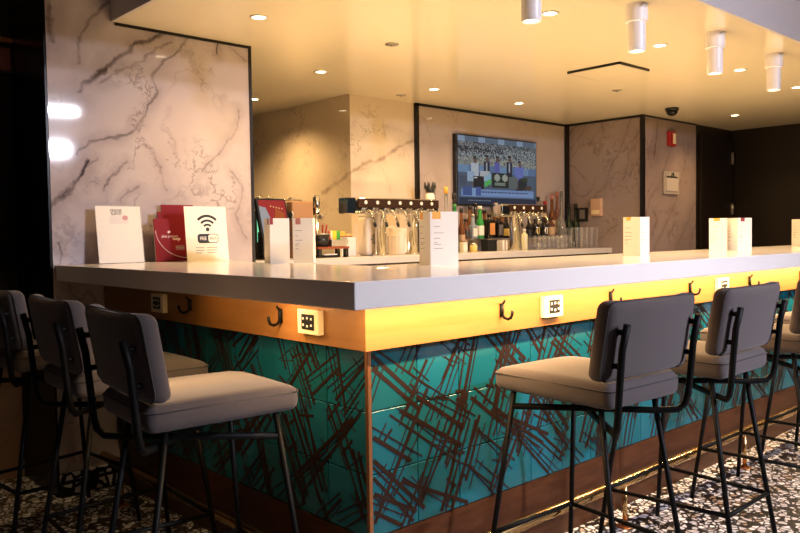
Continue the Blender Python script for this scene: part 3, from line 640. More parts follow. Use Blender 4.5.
# tall ornamental handle rising behind the first tap bar
p = at_y(430, 200, 2.98)
t = thing('tap_handle', (p.x, 2.98, BZ), 'tall white tap handle with a black crown in a clear dome, above the tap bar', 'tap handle')
MB().lathe([(0.03, 0), (0.03, 0.30), (0.042, 0.36), (0.040, 0.47), (0.036, 0.50)], n=20).build('stem', M_PAPER, t)
MB().lathe([(0.036, 0.50), (0.056, 0.545), (0.060, 0.60), (0.045, 0.648), (0.012, 0.668)], n=20).build('dome', M_GLASS, t)
cr = MB(); cr.lathe([(0.034, 0.51), (0.046, 0.55)], n=14)
for k in range(7): a = 2 * PI * k / 7; cr.tube([(0.04 * math.cos(a), 0.04 * math.sin(a), 0.545), (0.046 * math.cos(a), 0.046 * math.sin(a), 0.60)], [0.014, 0.002], 6)
cr.build('crown', M_BLKPL, t)
text_mesh('mark', '?', 0.11, M_INK, t, Matrix.Translation((0, -0.0425, 0.41)) @ Matrix.Rotation(PI / 2, 4, 'X'))

# bottles
def glassm(name, c, tr=0.55): return mat(name, c, 0.06, trans=tr, ior=1.4, coat=0.2)
G_DARK = mat('dark_glass', (0.012, 0.010, 0.008), 0.07, coat=0.3); G_GREEN = mat('green_glass', (0.008, 0.022, 0.010), 0.07, coat=0.3); G_AMBER = mat('amber_glass', (0.13, 0.040, 0.010), 0.07, coat=0.4)
G_BRIGHTG = mat('bright_green_glass', (0.02, 0.22, 0.04), 0.1, coat=0.4); G_CLEAR = mat('pale_glass', (0.75, 0.76, 0.74), 0.05, trans=0.85); G_BLUE = mat('pale_blue_glass', (0.42, 0.50, 0.60), 0.08, trans=0.5)
G_PINK = mat('pink_glass', (0.45, 0.20, 0.16), 0.1, trans=0.4); G_CREAM = mat('cream_glass', (0.55, 0.52, 0.34), 0.25); G_BROWN = mat('brown_glass', (0.10, 0.035, 0.016), 0.08, coat=0.3)
L_YEL = mat('label_yellow', (0.72, 0.52, 0.16), 0.5); L_ORG = mat('label_orange', (0.60, 0.25, 0.07), 0.5); L_WHT = mat('label_white', (0.70, 0.66, 0.58), 0.5); L_GRY = mat('label_grey', (0.17, 0.15, 0.14), 0.5); L_RED = mat('label_red', (0.35, 0.03, 0.03), 0.45); L_TAN = mat('label_tan', (0.45, 0.30, 0.17), 0.5); L_BLK = mat('label_black', (0.015, 0.013, 0.012), 0.4); L_PNK = mat('foil_pink', (0.50, 0.20, 0.16), 0.35); L_GRN = mat('foil_green', (0.03, 0.20, 0.05), 0.4)
def bottle(px, ptop, pbase, y, zb, wpx, gm, lm, cm, label, square=False, oval=False, neck=0.34, sh=0.20, name='bottle'):
    a = at_y(px, pbase, y); b = at_y(px, ptop, y); s = (at_y(px + 1, pbase, y) - a).length
    h = b.z - zb; depth = (a - CAMP).length; r = wpx * 0.56 * depth / FPX
    t = thing(name, (a.x, y, zb), label, 'bottle', 'bottles on the back bar')
    rn = min(0.016, r * 0.42); zs = h * (1 - neck - sh); zn = h * (1 - neck)
    if square:
        MB().rbox(2 * r, 1.7 * r, zs + 0.02, r * 0.25, (0, 0, (zs + 0.02) / 2), (2, 2, 2)).lathe([(r * 0.80, zs), (r * 0.7, zs + (zn - zs) * 0.6), (rn * 1.2, zn), (rn, h * 0.93)], n=18).build('body', gm, t)
        if lm: MB().box(-r * 0.72, r * 0.72, -0.85 * r - 0.002, -0.85 * r, zs * 0.22, zs * 0.92).build('label', lm, t)
    else:
        MB().lathe([(r * 0.92, 0), (r, 0.008), (r, zs), (r * 0.92, zs + (zn - zs) * 0.35), (r * 0.6, zs + (zn - zs) * 0.75), (rn * 1.1, zn), (rn, h * 0.93)], n=20).build('body', gm, t)
        if lm:
            if oval:
                pts = [(0.62 * r * math.cos(2 * PI * k / 18), zs * 0.60 + zs * 0.30 * math.sin(2 * PI * k / 18)) for k in range(18)]
                MB().prism(pts, lambda u, v, k: (u, -math.sqrt(max(r * r - u * u, 0)) - 0.0015 * k - 0.0005, v)).build('label', lm, t)
            else:
                lb = MB(); n = 14; a0 = -PI * 0.98; a1 = -PI * 0.02; q = r + 0.0012
                vs = [(q * math.cos(a0 + (a1 - a0) * k / n), q * math.sin(a0 + (a1 - a0) * k / n), z) for z in (zs * 0.22, zs * 0.86) for k in range(n + 1)]
                lb.add(vs, [(k, k + 1, n + 2 + k, n + 1 + k) for k in range(n)], 0, True).build('label', lm, t)
    MB().lathe([(rn * 1.25, h * 0.90), (rn * 1.25, h)], n=14).build('cap', cm, t)
    return t
def shelf(x0, x1, y0, y1, z, label, name='bottle_shelf'):
    t = thing(name, ((x0 + x1) / 2, (y0 + y1) / 2, BZ), label, 'shelf'); hx_ = (x1 - x0) / 2; hy_ = (y1 - y0) / 2
    MB().box(-hx_, hx_, -hy_, hy_, z - BZ - 0.014, z - BZ).build('board', M_STEEL, t, bevel=0.002)
    for sx in (-1, 1):
        for sy in (-1, 1): MB().cyl((sx * (hx_ - 0.02), sy * (hy_ - 0.02), 0), (sx * (hx_ - 0.02), sy * (hy_ - 0.02), z - BZ - 0.014), 0.008, 8).build('leg', M_STEEL, t)
SZ = 1.262
shelf(3.52, 4.16, 2.96, 3.14, SZ, 'narrow steel riser shelf holding a row of bottles left of the single tap column')
shelf(4.50, 5.10, 2.96, 3.14, SZ, 'narrow steel riser shelf holding bottles above the small tumblers')
B1 = 3.01; B2 = 3.09
bottle(466, 219, 239, B1, SZ, 7.5, G_BROWN, L_BLK, L_BLK, 'dark brown bottle at the left end of the left riser shelf')
bottle(473, 214, 239, B1, SZ, 7, G_BLUE, L_WHT, M_STEEL, 'pale blue clear bottle second on the left riser shelf', square=True)
bottle(480, 206, 239, B1, SZ, 7.5, G_BRIGHTG, L_WHT, L_WHT, 'bright green bottle with a pale label on the left riser shelf')
bottle(489.3, 214, 239, B1, SZ, 9, G_DARK, L_ORG, L_BLK, 'square dark bottle with an orange label on the left riser shelf', square=True, neck=0.2, sh=0.12)
bottle(498.5, 216, 239, B1, SZ, 7.5, G_DARK, L_GRY, L_TAN, 'dark bottle with a grey label beside the wine on the left riser shelf', square=True, neck=0.22, sh=0.12)
bottle(506.2, 214, 239, B1, SZ, 7, G_DARK, L_YEL, L_RED, 'dark wine bottle with red foil and yellow label at the riser shelf end')
bottle(461.5, 208, 241, 2.92, BZ, 6.5, G_AMBER, L_TAN, L_BLK, 'amber bottle standing left of the riser shelf near the menu card')
bottle(470, 206, 232, 3.12, SZ, 6, G_AMBER, L_TAN, L_BLK, 'amber bottle in the rear row of the left riser shelf, black cap')
bottle(496, 203, 232, 3.12, SZ, 8, G_BROWN, L_TAN, L_TAN, 'brown bottle with a tan top in the rear row near the tap badge')
bottle(484.5, 210, 232, 3.12, SZ, 6, G_BROWN, L_RED, L_BLK, 'reddish bottle in the rear row behind the square orange label bottle')
bottle(446.5, 187, 243, 2.95, BZ, 7, G_CLEAR, L_WHT, M_ORANGE, 'clear bottle with an orange stopper just right of the tap bar')
bottle(434.8, 186, 243, 3.06, BZ, 5, G_CLEAR, None, M_STEEL, 'thin clear bottle beside the black crowned tap handle', name='slim_bottle')
bottle(454.3, 193, 243, 2.93, BZ, 6.5, G_DARK, L_BLK, L_BLK, 'black bottle in front of the left edge of the wall screen')
bottle(455, 204, 243, 2.86, BZ, 6, G_BRIGHTG, L_GRN, L_GRN, 'green bottle peeping over the tall menu card')
bottle(535.5, 219, 237, B1, SZ, 7, G_DARK, L_YEL, L_BLK, 'dark bottle with a yellow oval label on the right riser shelf', oval=True, neck=0.2, sh=0.18)
bottle(543.7, 219, 237, B1, SZ, 7, G_DARK, L_WHT, L_BLK, 'dark bottle with a white oval label on the right riser shelf', oval=True, neck=0.2, sh=0.18)
bottle(551, 218, 237, B1, SZ, 7, G_BROWN, L_TAN, L_BLK, 'brown bottle with a tan label on the right riser shelf', neck=0.2, sh=0.18)
bottle(538.5, 197, 232, 3.11, SZ, 5.5, G_CLEAR, L_WHT, L_BLK, 'clear bottle with a black cap behind the short tap bar end')
bottle(545, 201, 232, 3.12, SZ, 6, G_BROWN, L_TAN, L_RED, 'brown bottle with a red cap in the rear row of the right riser')
bottle(552, 195, 232, 3.10, SZ, 6, G_AMBER, L_TAN, L_PNK, 'tall bottle with a pink top in the rear row of the right riser')
bottle(557.3, 192, 232, 3.12, SZ, 6, G_PINK, L_TAN, L_PNK, 'tallest pink bottle at the right end of the rear row')
bottle(561.5, 187, 243, 3.04, BZ, 8, G_CLEAR, None, M_GLASS, 'tall empty clear bottle before the black corner strip', neck=0.42, sh=0.3)
bottle(569, 204, 243, 3.06, BZ, 8, G_GREEN, L_BLK, L_BLK, 'left of two near-black wine bottles behind the tall glasses')
bottle(576, 204, 243, 3.06, BZ, 8, G_GREEN, L_BLK, L_BLK, 'right of two near-black wine bottles behind the tall glasses')
bottle(524.5, 229, 250, 2.80, BZ, 6, G_CREAM, None, L_WHT, 'small cream green bottle on the counter right of the tap column', neck=0.18, sh=0.1)
bottle(475.5, 203, 232, 3.12, SZ, 6, G_DARK, L_BLK, L_BLK, 'black bottle in the rear row under the screen, left of the green bottle', neck=0.3)
bottle(502.5, 206, 232, 3.12, SZ, 6, G_AMBER, L_YEL, L_BLK, 'amber bottle with a yellow label peeping behind the wine bottle')
bottle(529, 217, 237, B1, SZ, 6, G_DARK, L_BLK, L_BLK, 'dark bottle at the left end of the right riser shelf')
# bits on the counter under the left riser
def crate(name, px, ptop, pbase, y, wpx, d, m, label, cat, zb=BZ, lid=None):
    a = at_y(px, pbase, y); b = at_y(px, ptop, y); r = wpx * 0.5 * (a - CAMP).length / FPX
    t = thing(name, (a.x, y, zb), label, cat); MB().box(-r, r, -d / 2, d / 2, 0, b.z - zb).build('body', m, t, bevel=0.003)
    if lid: MB().box(-r * 1.04, r * 1.04, -d / 2 - 0.003, d / 2 + 0.003, b.z - zb, b.z - zb + 0.012).build('lid', lid, t, bevel=0.002)
    return t
crate('label_box', 463.5, 242, 252, 2.82, 6, 0.05, M_CREAM, 'small pale box on the back counter right of the tall menu card', 'box', lid=M_CARD)
crate('black_box', 489, 241, 251, 2.90, 13, 0.09, M_BLKPL, 'black box under the left riser shelf', 'box', lid=M_BLKPL)
p = at_y(473.5, 251, 2.84); t = thing('jar', (p.x, 2.84, BZ), 'short jar of yellow contents left of the black box', 'jar'); MB().lathe([(0.032, 0), (0.034, 0.004), (0.034, 0.055), (0.028, 0.06)], n=18).build('body', L_YEL, t); MB().cyl((0, 0, 0.06), (0, 0, 0.078), 0.03, 18).build('lid', M_STEEL, t)
for k, (px, m) in enumerate(((499.5, M_PAPER), (502.5, M_CREAM), (510.5, M_PAPER))):
    p = at_y(px, 251, 2.92); o = thing('booklet', (p.x, 2.92, BZ), ('upright white booklet beside the black box', 'upright cream booklet right of the white booklet', 'upright white booklet beside the tap column')[k], 'booklet')
    MB().box(-0.012, 0.012, -0.05, 0.05, 0, 0.095).build('cover', m, o); MB().box(-0.009, 0.009, -0.048, 0.0505, 0.003, 0.093).build('pages', M_PAPER, o)
# glasses
def tumbler(r, h, k=0.86):
    return MB().lathe([(r * k * 0.2, 0.0), (r * k, 0.0), (r, h), (r - 0.003, h), (r * k - 0.003, 0.010), (r * k * 0.2, 0.010)], n=18)
tm = tumbler(0.031, 0.062).build('short_tumbler', M_GLASS); LT = 'short clear tumbler in the two low tiers under the right riser shelf'
tag(tm, LT, 'glass', 'short tumblers under the right riser'); first = True
gt = thing('glass_tray', (4.78, 2.83, BZ), 'thin clear tray between the two tiers of short tumblers', 'tray'); MB().box(-0.33, 0.26, -0.075, 0.075, 0.064, 0.068).build('sheet', M_ACRYL, gt)
for sx in (-0.32, 0.25):
    for sy in (-0.068, 0.068): MB().cyl((sx, sy, 0), (sx, sy, 0.064), 0.004, 6).build('post', M_STEEL, gt)
for row, z in ((0, BZ + 0.0005), (1, BZ + 0.0685)):
    for j in range(2):
        for i in range(8):
            o = tm if first else tm.copy()
            if not first: COL.objects.link(o)
            first = False; o.location = (4.50 + i * 0.071, 2.795 + j * 0.07, z)
pt = tumbler(0.037, 0.205, 0.74).build('pint_glass', M_GLASS); tag(pt, 'tall clear pint glass in rows on the counter by the right marble', 'glass', 'pint glasses on the back counter'); first = True
for j in range(2):
    for i in range(6):
        x = 5.0 + i * 0.090 + 0.02 * j; y = 2.86 - 0.10 * j
        if x > RX - 0.045 or (x < 5.08 and y < 2.87): continue
        o = pt if first else pt.copy()
        if not first: COL.objects.link(o)
        first = False; o.location = (x, y, BZ + 0.0005)
p = at_x(580, 215, RX - 0.06)
t = thing('framed_card', (RX - 0.012, p.y, 1.49), 'small black framed card on the right marble wall beside the dark bottles', 'card'); MB().box(-0.012, 0.011, -0.06, 0.06, -0.07, 0.07).build('frame', M_BLKPL, t, bevel=0.003); MB().box(-0.014, -0.012, -0.035, 0.03, -0.045, 0.05).build('print', L_GRY, t)

# things between the taps
p = at_y(371, 255, 2.92)
t = thing('drink_dispenser', (p.x - 0.01, 2.92, BZ), 'cream canister with a grey snowflake emblem left of the first tap column', 'dispenser')
MB().rbox(0.16, 0.12, 0.30, 0.025, (0, 0, 0.15), (3, 3, 4)).build('body', M_CREAM, t); MB().rbox(0.15, 0.11, 0.02, 0.008, (0, 0, 0.31), (3, 3, 1)).build('lid', M_PAPER, t)
sn = MB()
for k in range(6):
    a = PI / 3 * k; d = Vector((math.cos(a), 0, math.sin(a))); e = Vector((-math.sin(a), 0, math.cos(a))); c = Vector((0, -0.0615, 0.125))
    sn.tube([c, c + d * 0.042], 0.0035, 6)
    for q in (-1, 1): sn.tube([c + d * 0.022, c + d * 0.034 + e * 0.012 * q], 0.003, 6)
sn.build('snowflake', M_GREYINK, t)
for k, (px, lab) in enumerate(((390, 'clear beer glass left of the middle of the tap bar'), (396.5, 'clear beer glass under the middle of the tap bar'), (402, 'clear beer glass beside the second tap column'))):
    p = at_y(px, 254, 2.88); o = tumbler(0.024, 0.15, 0.8).build('beer_glass', M_GLASS); o.location = (p.x, 2.88, BZ + 0.0005); tag(o, lab, 'glass')
crate('cream_carton', 399, 228, 254, 3.05, 22, 0.05, M_CREAM, 'plain cream carton behind the beer glasses of the tap bar', 'carton')
crate('pale_carton', 389, 226, 254, 3.12, 12, 0.04, M_PAPER, 'pale carton behind the leftmost beer glass', 'carton')

# service end at the left: till, boxes, bar caddy
p = at_y(268, 258, 2.92); X = p.x
t = thing('till_screen', (X, 2.92, BZ), 'tilted point of sale screen with a red and blue picture on a black stand', 'till')
def tilt(u, v, k): return (u - 0.04 * (v / 0.24) * 0 + 0.035 * (0.12 - v) / 0.24 , -0.10 + 0.030 * (1 - k) + 0.06 * v, 0.155 + v)
MB().prism([(-0.125, 0), (0.115, 0), (0.115, 0.262), (-0.125, 0.262)], lambda u, v, k: tilt(u, v, k)).build('housing', M_BLKPL, t, bevel=0.004)
scr = MB()
def sp(pts, c, e): scr.prism(pts, lambda u, v, k: (tilt(u, v, 1)[0], tilt(u, v, 1)[1] - 0.001 - 0.0008 * e * (1 if k == 0 else 0.2), tilt(u, v, 1)[2]), c)
sp([(-0.110, 0.012), (0.103, 0.012), (0.103, 0.25), (-0.110, 0.25)], 0, 1)
sp([(-0.110, 0.012), (0.030, 0.012), (-0.02, 0.09), (-0.06, 0.20), (-0.110, 0.21)], 1, 3)
sp([(-0.005, 0.08), (0.06, 0.05), (0.088, 0.16), (0.02, 0.20)], 2, 2)
for q in range(5): sp([(-0.02 + q * 0.022, 0.205 - q * 0.004), (-0.012 + q * 0.022, 0.205 - q * 0.004), (-0.012 + q * 0.022, 0.213 - q * 0.004), (-0.02 + q * 0.022, 0.213 - q * 0.004)], 3, 4)
scr.build('screen', [mat('ui_red', (0.1, 0.01, 0.01), 0.2, emit=(0.20, 0.022, 0.020), es=1), mat('ui_blue', (0.1, 0.1, 0.1), 0.2, emit=(0.17, 0.20, 0.24), es=1), mat('ui_orange', (0.1, 0.03, 0.01), 0.2, emit=(0.24, 0.055, 0.015), es=1), mat('ui_pale', (0.3, 0.2, 0.1), 0.2, emit=(0.45, 0.25, 0.12), es=1)], t)
MB().box(-0.05, 0.05, -0.02, 0.05, 0.012, 0.19).build('stand', M_BLKPL, t, bevel=0.006); MB().box(-0.10, 0.10, -0.10, 0.10, 0, 0.012).build('foot', M_BLKPL, t, bevel=0.004)
p = at_y(258, 258, 3.08)
t = thing('drinks_machine', (p.x, 3.09, BZ), 'black machine with a green light strip behind the till at the marble edge', 'machine')
MB().box(-0.12, 0.05, -0.05, 0.08, 0, 0.34).build('body', M_BLKPL, t, bevel=0.006); MB().box(-0.028, -0.014, -0.054, -0.05, 0.12, 0.30).build('light_strip', mat('green_light', (0.1, 0.5, 0.3), 0.4, emit=(0.22, 0.75, 0.42), es=0.9), t); MB().box(0.0, 0.05, -0.053, -0.05, 0.02, 0.09).build('label', M_CARD, t)
p = at_y(272, 190, 3.10)
t = thing('coffee_machine', (p.x, 3.10, BZ), 'chrome topped coffee machine rail showing above the till', 'coffee machine')
MB().box(0.00, 0.09, 0.0, 0.07, 0, 0.36).build('body', M_BLKPL, t, bevel=0.006); MB().rbox(0.36, 0.14, 0.03, 0.012, (0.05, 0.035, 0.375), (4, 2, 1)).build('top_tray', M_STEEL, t)
MB().tube([(-0.12, -0.05, 0.39), (-0.12, -0.05, 0.42), (0.22, -0.05, 0.42), (0.22, -0.05, 0.39)], 0.008, 8).build('rail', M_CHROME, t)
for x in (-0.09, 0.0, 0.19): MB().lathe([(0.02, 0.39), (0.024, 0.44), (0.018, 0.445)], (x, 0.03, 0), 14).build('cup', M_CHROME, t)
p = at_y(301, 256, 2.99)
t = thing('paper_dispenser', (p.x - 0.005, 3.00, BZ), 'brown box with a side knob standing right of the till screen', 'box')
MB().rbox(0.19, 0.08, 0.41, 0.012, (0.01, 0, 0.205), (2, 2, 2)).build('body', M_CARD, t); MB().cyl((-0.085, -0.03, 0.31), (-0.097, -0.03, 0.31), 0.03, 16).build('knob', M_STEEL, t)
p = at_y(317.5, 256, 3.05)
t = thing('water_tap', (p.x, 3.05, BZ), 'tall chrome tap against the cream wall left of the first tap bar', 'tap')
MB().lathe([(0.024, 0), (0.024, 0.02), (0.013, 0.03), (0.013, 0.45)], n=16).build('pipe', M_CHROME, t); MB().lathe([(0.022, 0.31), (0.028, 0.32), (0.028, 0.45), (0.020, 0.463)], n=16).build('head', M_CHROME, t); MB().cyl((0.025, -0.01, 0.30), (0.045, -0.01, 0.30), 0.018, 12).build('valve', M_STEEL, t)
p = at_y(331, 248, 2.85); TZ = at_y(331, 246.5, 2.85).z
t = thing('bar_riser', (p.x - 0.02, 2.87, BZ), 'reddish wooden riser on black legs carrying straws and tools', 'riser')
MB().box(-0.155, 0.13, -0.10, 0.04, TZ - BZ - 0.016, TZ - BZ).build('board', mat('red_wood', (0.28, 0.06, 0.02), 0.35), t, bevel=0.003)
for s in (-0.13, 0.11):
    for q in (-0.08, 0.02): MB().box(s - 0.014, s + 0.014, q - 0.014, q + 0.014, 0, TZ - BZ - 0.016).build('leg', M_BLKPL, t)
RX0 = p.x - 0.02
for k, (m, lab) in enumerate(((M_BLKPL, 'black folded tray under the wooden riser'),)):
    o = thing('low_tray', (RX0 - 0.03, 2.85, BZ), lab, 'tray'); MB().box(-0.075, 0.075, -0.06, 0.06, 0, 0.018).build('base', m, o); MB().box(-0.06, 0.06, -0.061, 0.05, 0.018, 0.026).build('paper', M_PAPER, o)
t = thing('tool_tub', (RX0 - 0.085, 2.83, TZ), 'dark tub of bar tools at the left end of the wooden riser', 'tub')
MB().lathe([(0.052, 0), (0.064, 0.085), (0.06, 0.085), (0.05, 0.01)], n=20).build('tub', M_BLKPL, t); MB().lathe([(0.066, 0.085), (0.068, 0.098), (0.06, 0.098)], n=20).build('rim', M_STEEL, t)
for a, b in ((0.01, 0.0), (-0.02, 0.02), (0.035, 0.01)): MB().tube([(a, b, 0.02), (a * 1.8, b, 0.16)], 0.007, 8).build('tool', M_REDDK, t)
t = thing('straw_caddy', (RX0 + 0.038, 2.83, TZ), 'small tan caddy of red, yellow and green straws on the riser', 'caddy')
MB().box(-0.055, 0.055, -0.04, 0.04, 0, 0.05).build('box', M_STEEL, t, bevel=0.003)
for k, c in enumerate(((0.50, 0.03, 0.02), (0.85, 0.75, 0.62), (0.80, 0.62, 0.04), (0.85, 0.66, 0.05), (0.08, 0.42, 0.07), (0.06, 0.36, 0.06))):
    MB().tube([(-0.045 + k * 0.018, 0, 0.01), (-0.045 + k * 0.019, 0.004, 0.115)], 0.0075, 8).build('straws', mat('straw_%d' % k, c, 0.4), t)
t = thing('coaster', (RX0 + 0.105, 2.80, TZ), 'round dark coaster standing upright at the right end of the riser', 'coaster'); MB().cyl((0, -0.004, 0.036), (0, 0.004, 0.036), 0.036, 24).build('disc', M_STEEL, t)
p = at_y(349, 256, 2.98)
t = thing('sauce_carton', (p.x, 3.02, BZ), 'white carton with small orange and yellow packets on top', 'carton'); MB().box(-0.075, 0.065, -0.05, 0.05, 0, 0.145).build('body', M_PAPER, t, bevel=0.004)
for k, (x, m, lab) in enumerate(((-0.045, M_ORANGE, 'orange packet on top of the white carton'), (0.02, L_YEL, 'yellow packet on top of the white carton'))):
    o = thing('packet', (p.x + x, 3.02, BZ + 0.1455), lab, 'packet'); MB().box(-0.028, 0.028, -0.02, 0.02, 0, 0.045 - 0.02 * k).build('packet_body', m, o, bevel=0.004); MB().box(-0.03, 0.03, -0.022, 0.022, 0, 0.008).build('base_band', L_RED, o)

# ------------------------------------------------------------------ signs and cards on the main counter
CZ = 1.18
def frame_sign(x, y, rz, lean):
    """matrix: local x right, y up the face, z out of the face"""
    return Matrix.Rotation(rz, 4, 'Z') @ Matrix.Rotation(PI / 2 - lean, 4, 'X')
def plate(mb, x0, x1, y0, y1, z0, z1, M, m=0):
    vs = [M @ Vector((x, y, z)) for z in (z0, z1) for y in (y0, y1) for x in (x0, x1)]
    return mb.add(vs, [(0, 2, 3, 1), (4, 5, 7, 6), (0, 1, 5, 4), (2, 6, 7, 3), (0, 4, 6, 2), (1, 3, 7, 5)], m)
# acrylic survey sign
t = thing('survey_sign', (0.295, 2.25, CZ), 'clear acrylic stand with a white survey sheet, leftmost on the counter by the marble', 'sign')
M = frame_sign(0, 0, 0.0, 0.14)
plate(MB(), -0.118, 0.118, 0.004, 0.298, -0.001, 0.001, M).build('sheet', M_PAPER, t)
h = MB(); plate(h, -0.122, 0.122, 0.0, 0.302, 0.002, 0.005, M); h.build('acrylic_front', M_ACRYL, t)
MB().box(-0.122, 0.122, -0.045, 0.06, 0, 0.003).build('acrylic_foot', M_ACRYL, t)
def T(p, body, size, x, y, m, bold=0, sx=1, al='CENTER', z=0.0012, name='lettering'): return text_mesh(name, body, size, m, p, M @ Matrix.Translation((x, y, z)), bold, al, sx)
T(t, 'ONLINE', 0.021, -0.012, 0.275, M_INK, 0.0006, 0.8); T(t, 'SURVEY', 0.021, -0.010, 0.258, M_INK, 0.0006, 0.8)
st_ = MB(); plate(st_, -0.05, 0.05, 0.205, 0.246, 0.001, 0.0014, M); st_.build('band', mat('pale_band', (0.72, 0.66, 0.64), 0.5), t)
b = MB(); c = [(0.034 + 0.015 * math.cos(2 * PI * k / 20), 0.238 + 0.013 * math.sin(2 * PI * k / 20)) for k in range(20)]; b.prism(c, lambda u, v, k: M @ Vector((u, v, 0.0014 + 0.0004 * k))); b.build('round_mark', mat('mark_pink', (0.50, 0.16, 0.18), 0.5), t)
# red leaflet stack
for k, (dx, dy, h, lab) in enumerate(((0.085, 0.075, 0.312, 'rearmost and tallest red leaflet of the counter stack'), (0.043, 0.040, 0.272, 'middle red leaflet of the counter stack'), (0.0, 0.0, 0.232, 'front red leaflet with white lettering and a curved line'))):
    t = thing('red_leaflet', (0.560 + dx, 2.215 + dy, CZ), lab, 'leaflet', 'red leaflets by the marble wall')
    M = frame_sign(0, 0, 0.0, 0.12); plate(MB(), -0.095, 0.095, 0.002, h, -0.004, 0.0, M).build('cover', M_RED, t)
    pg = MB(); plate(pg, -0.094, 0.094, 0.001, h - 0.002, -0.012, -0.004, M); pg.build('pages', M_CREAM, t)
    if k == 2:
        T(t, 'plaza premium', 0.021, -0.01, 0.138, M_WINK, 0, 0.75, z=0.0004); T(t, 'lounge', 0.021, 0.028, 0.124, M_WINK, 0.0005, 0.8, z=0.0004)
        e = MB(); e.prism([(-0.012 + 0.009 * math.cos(2 * PI * q / 12), 0.160 + 0.008 * math.sin(2 * PI * q / 12)) for q in range(9)], lambda u, v, kk: M @ Vector((u, v, 0.0004 + 0.0003 * kk))); e.build('emblem', M_WINK, t)
        cv = MB(); pts = [(-0.088 + 0.178 * (1 - math.cos(a)), 0.02 + 0.15 * (1 - math.sin(a))) for a in [PI / 2 * q / 14 for q in range(15)]]
        cv.tube([M @ Vector((u, v, 0.0004)) for u, v in pts], 0.0016, 6); cv.build('curve_line', M_WINK, t)
        for q in range(3): pl = MB(); plate(pl, 0.02 - 0.0 * q, 0.07, 0.082 - q * 0.008, 0.086 - q * 0.008, 0.0003, 0.0006, M); pl.build('fine_print', M_GREYINK, t)
# wifi sign
t = thing('wifi_sign', (0.708, 2.10, CZ), 'cream FREE Wi-Fi sign standing right of the red leaflets', 'sign')
M = frame_sign(0, 0, 0.0, 0.10)
plate(MB(), -0.125, 0.122, 0.0, 0.296, -0.002, 0.0, M).build('sheet', M_PAPER, t); MB().box(-0.118, 0.118, -0.03, 0.05, 0, 0.002).build('foot', M_PAPER, t)
def flat(pts, m, nm, par): b = MB(); b.prism(pts, lambda u, v, k: M @ Vector((u, v, 0.0003 + 0.0005 * k))); return b.build(nm, m, par)
def arc(r0, r1, a0, a1, cx_, cy_, n=20):
    A = [math.radians(a0 + (a1 - a0) * q / n) for q in range(n + 1)]
    b = MB(); vs = [M @ Vector((cx_ + r * math.cos(a), cy_ + r * math.sin(a), z)) for z in (0.0002, 0.0008) for r in (r0, r1) for a in A]
    m1 = n + 1; b.add(vs, [(2 * m1 + q, 3 * m1 + q, 3 * m1 + q + 1, 2 * m1 + q + 1)[::-1] for q in range(n)]); return b
WX, WYc = 0.005, 0.172
flat([(WX + 0.011 * math.cos(2 * PI * q / 20), WYc + 0.011 * math.sin(2 * PI * q / 20)) for q in range(20)], M_INK, 'wifi_dot', t)
for r0, r1 in ((0.024, 0.035), (0.046, 0.058), (0.070, 0.084)): arc(r0, r1, 45, 135, WX, WYc - 0.004).build('wifi_arc', M_INK, t)
def rr2(x0, x1, y0, y1, r, n=6):
    o = []
    for cx_, cy_, a in ((x1 - r, y1 - r, 0), (x0 + r, y1 - r, 90), (x0 + r, y0 + r, 180), (x1 - r, y0 + r, 270)):
        for q in range(n + 1): th = math.radians(a + 90 * q / n); o.append((cx_ + r * math.cos(th), cy_ + r * math.sin(th)))
    return o
flat(rr2(-0.058, 0.066, 0.098, 0.148, 0.016), M_INK, 'pill', t)
b = MB(); b.prism(rr2(0.006, 0.062, 0.102, 0.144, 0.012), lambda u, v, k: M @ Vector((u, v, 0.0008 + 0.0004 * k))); b.build('pill_half', M_PAPER, t)
T(t, 'FREE', 0.027, -0.0245, 0.1225, M_PAPER, 0.0, 0.72, z=0.0013); T(t, 'Wi-Fi', 0.026, 0.034, 0.1225, M_INK, 0.0001, 0.72, z=0.0014)
for q in range(3):
    for x0, x1 in ((-0.072, -0.022), (-0.006, 0.056)):
        pl = MB(); plate(pl, x0, x1 - 0.015 * (q == 2), 0.072 - q * 0.014, 0.076 - q * 0.014, 0.0002, 0.0005, M); pl.build('print_line', M_GREYINK, t)

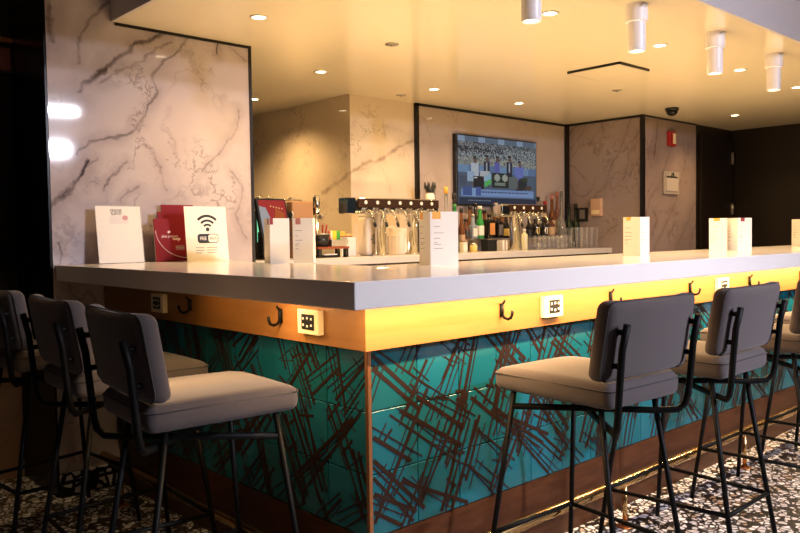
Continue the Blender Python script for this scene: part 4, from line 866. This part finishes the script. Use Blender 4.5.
# square card holders along the bar
def menu(px, side, h, rot, z_y, tags, label, text=True):
    t = thing('menu_card', (px[0], px[1], CZ), label, 'menu card', 'menu cards along the counter', rot)
    s = side / 2
    for k in range(4):
        R = Matrix.Rotation(k * PI / 2, 4, 'Z') @ Matrix.Translation((0, -s, 0)) @ Matrix.Rotation(PI / 2, 4, 'X')
        pn = MB(); plate(pn, -s, s, 0.0, h, -0.0015, 0.0, R); f = pn.build('panel', M_PAPER, t)
        for (kk, x0, x1, hh, m) in tags:
            if kk == k: tg = MB(); plate(tg, x0 * s, x1 * s, h - hh, h, 0.0, 0.0006, R); tg.build('tag', m, f)
        if text:
            rg = random.Random(k + int(px[0] * 100)); lines_ = MB()
            for y in (0.72, 0.60, 0.50, 0.42, 0.385, 0.31): 
                plate(lines_, -0.75 * s, -0.75 * s + s * rg.uniform(0.25, 0.8), h * y, h * y + 0.0022, 0.0, 0.0004, R)
            lines_.build('print', M_GREYINK, f)
menu((0.985, 0.64), 0.126, 0.222, -0.40, 0, [(0, -0.85, -0.25, 0.030, M_ORANGE), (3, -0.85, -0.25, 0.03, M_ORANGE)], 'tall white menu card with an orange corner, nearest the counter corner')
menu((2.345, 0.51), 0.098, 0.205, 0.02, 0, [(3, -0.6, -0.1, 0.018, M_ORANGE), (0, -0.6, -0.1, 0.0, M_ORANGE)], 'white menu card in front of the tall glasses and right marble')
menu((3.45, 0.585), 0.105, 0.205, 0.45, 0, [(3, -0.5, 0.2, 0.018, M_ORANGE)], 'slim white menu card with an orange tag before the dark alcove')
menu((3.56, 0.50), 0.105, 0.205, -0.5, 0, [(0, -0.55, 0.0, 0.022, M_REDDK)], 'white menu card with a red tag before the dark alcove')
menu((4.94, 0.62), 0.105, 0.205, -0.3, 0, [(0, -0.8, -0.1, 0.02, M_ORANGE), (0, 0.2, 0.95, 0.024, M_REDDK)], 'white menu card at the right edge of the picture')
menu((0.745, 1.50), 0.098, 0.215, -0.30, 0, [(3, 0.2, 0.7, 0.03, M_REDDK), (0, -0.97, -0.65, 0.03, M_REDDK)], 'white menu card with red tags in front of the till', text=False)
menu((0.86, 1.435), 0.098, 0.215, -0.75, 0, [(0, -0.7, -0.2, 0.03, L_PNK)], 'white menu card with a pink corner in front of the brown box')
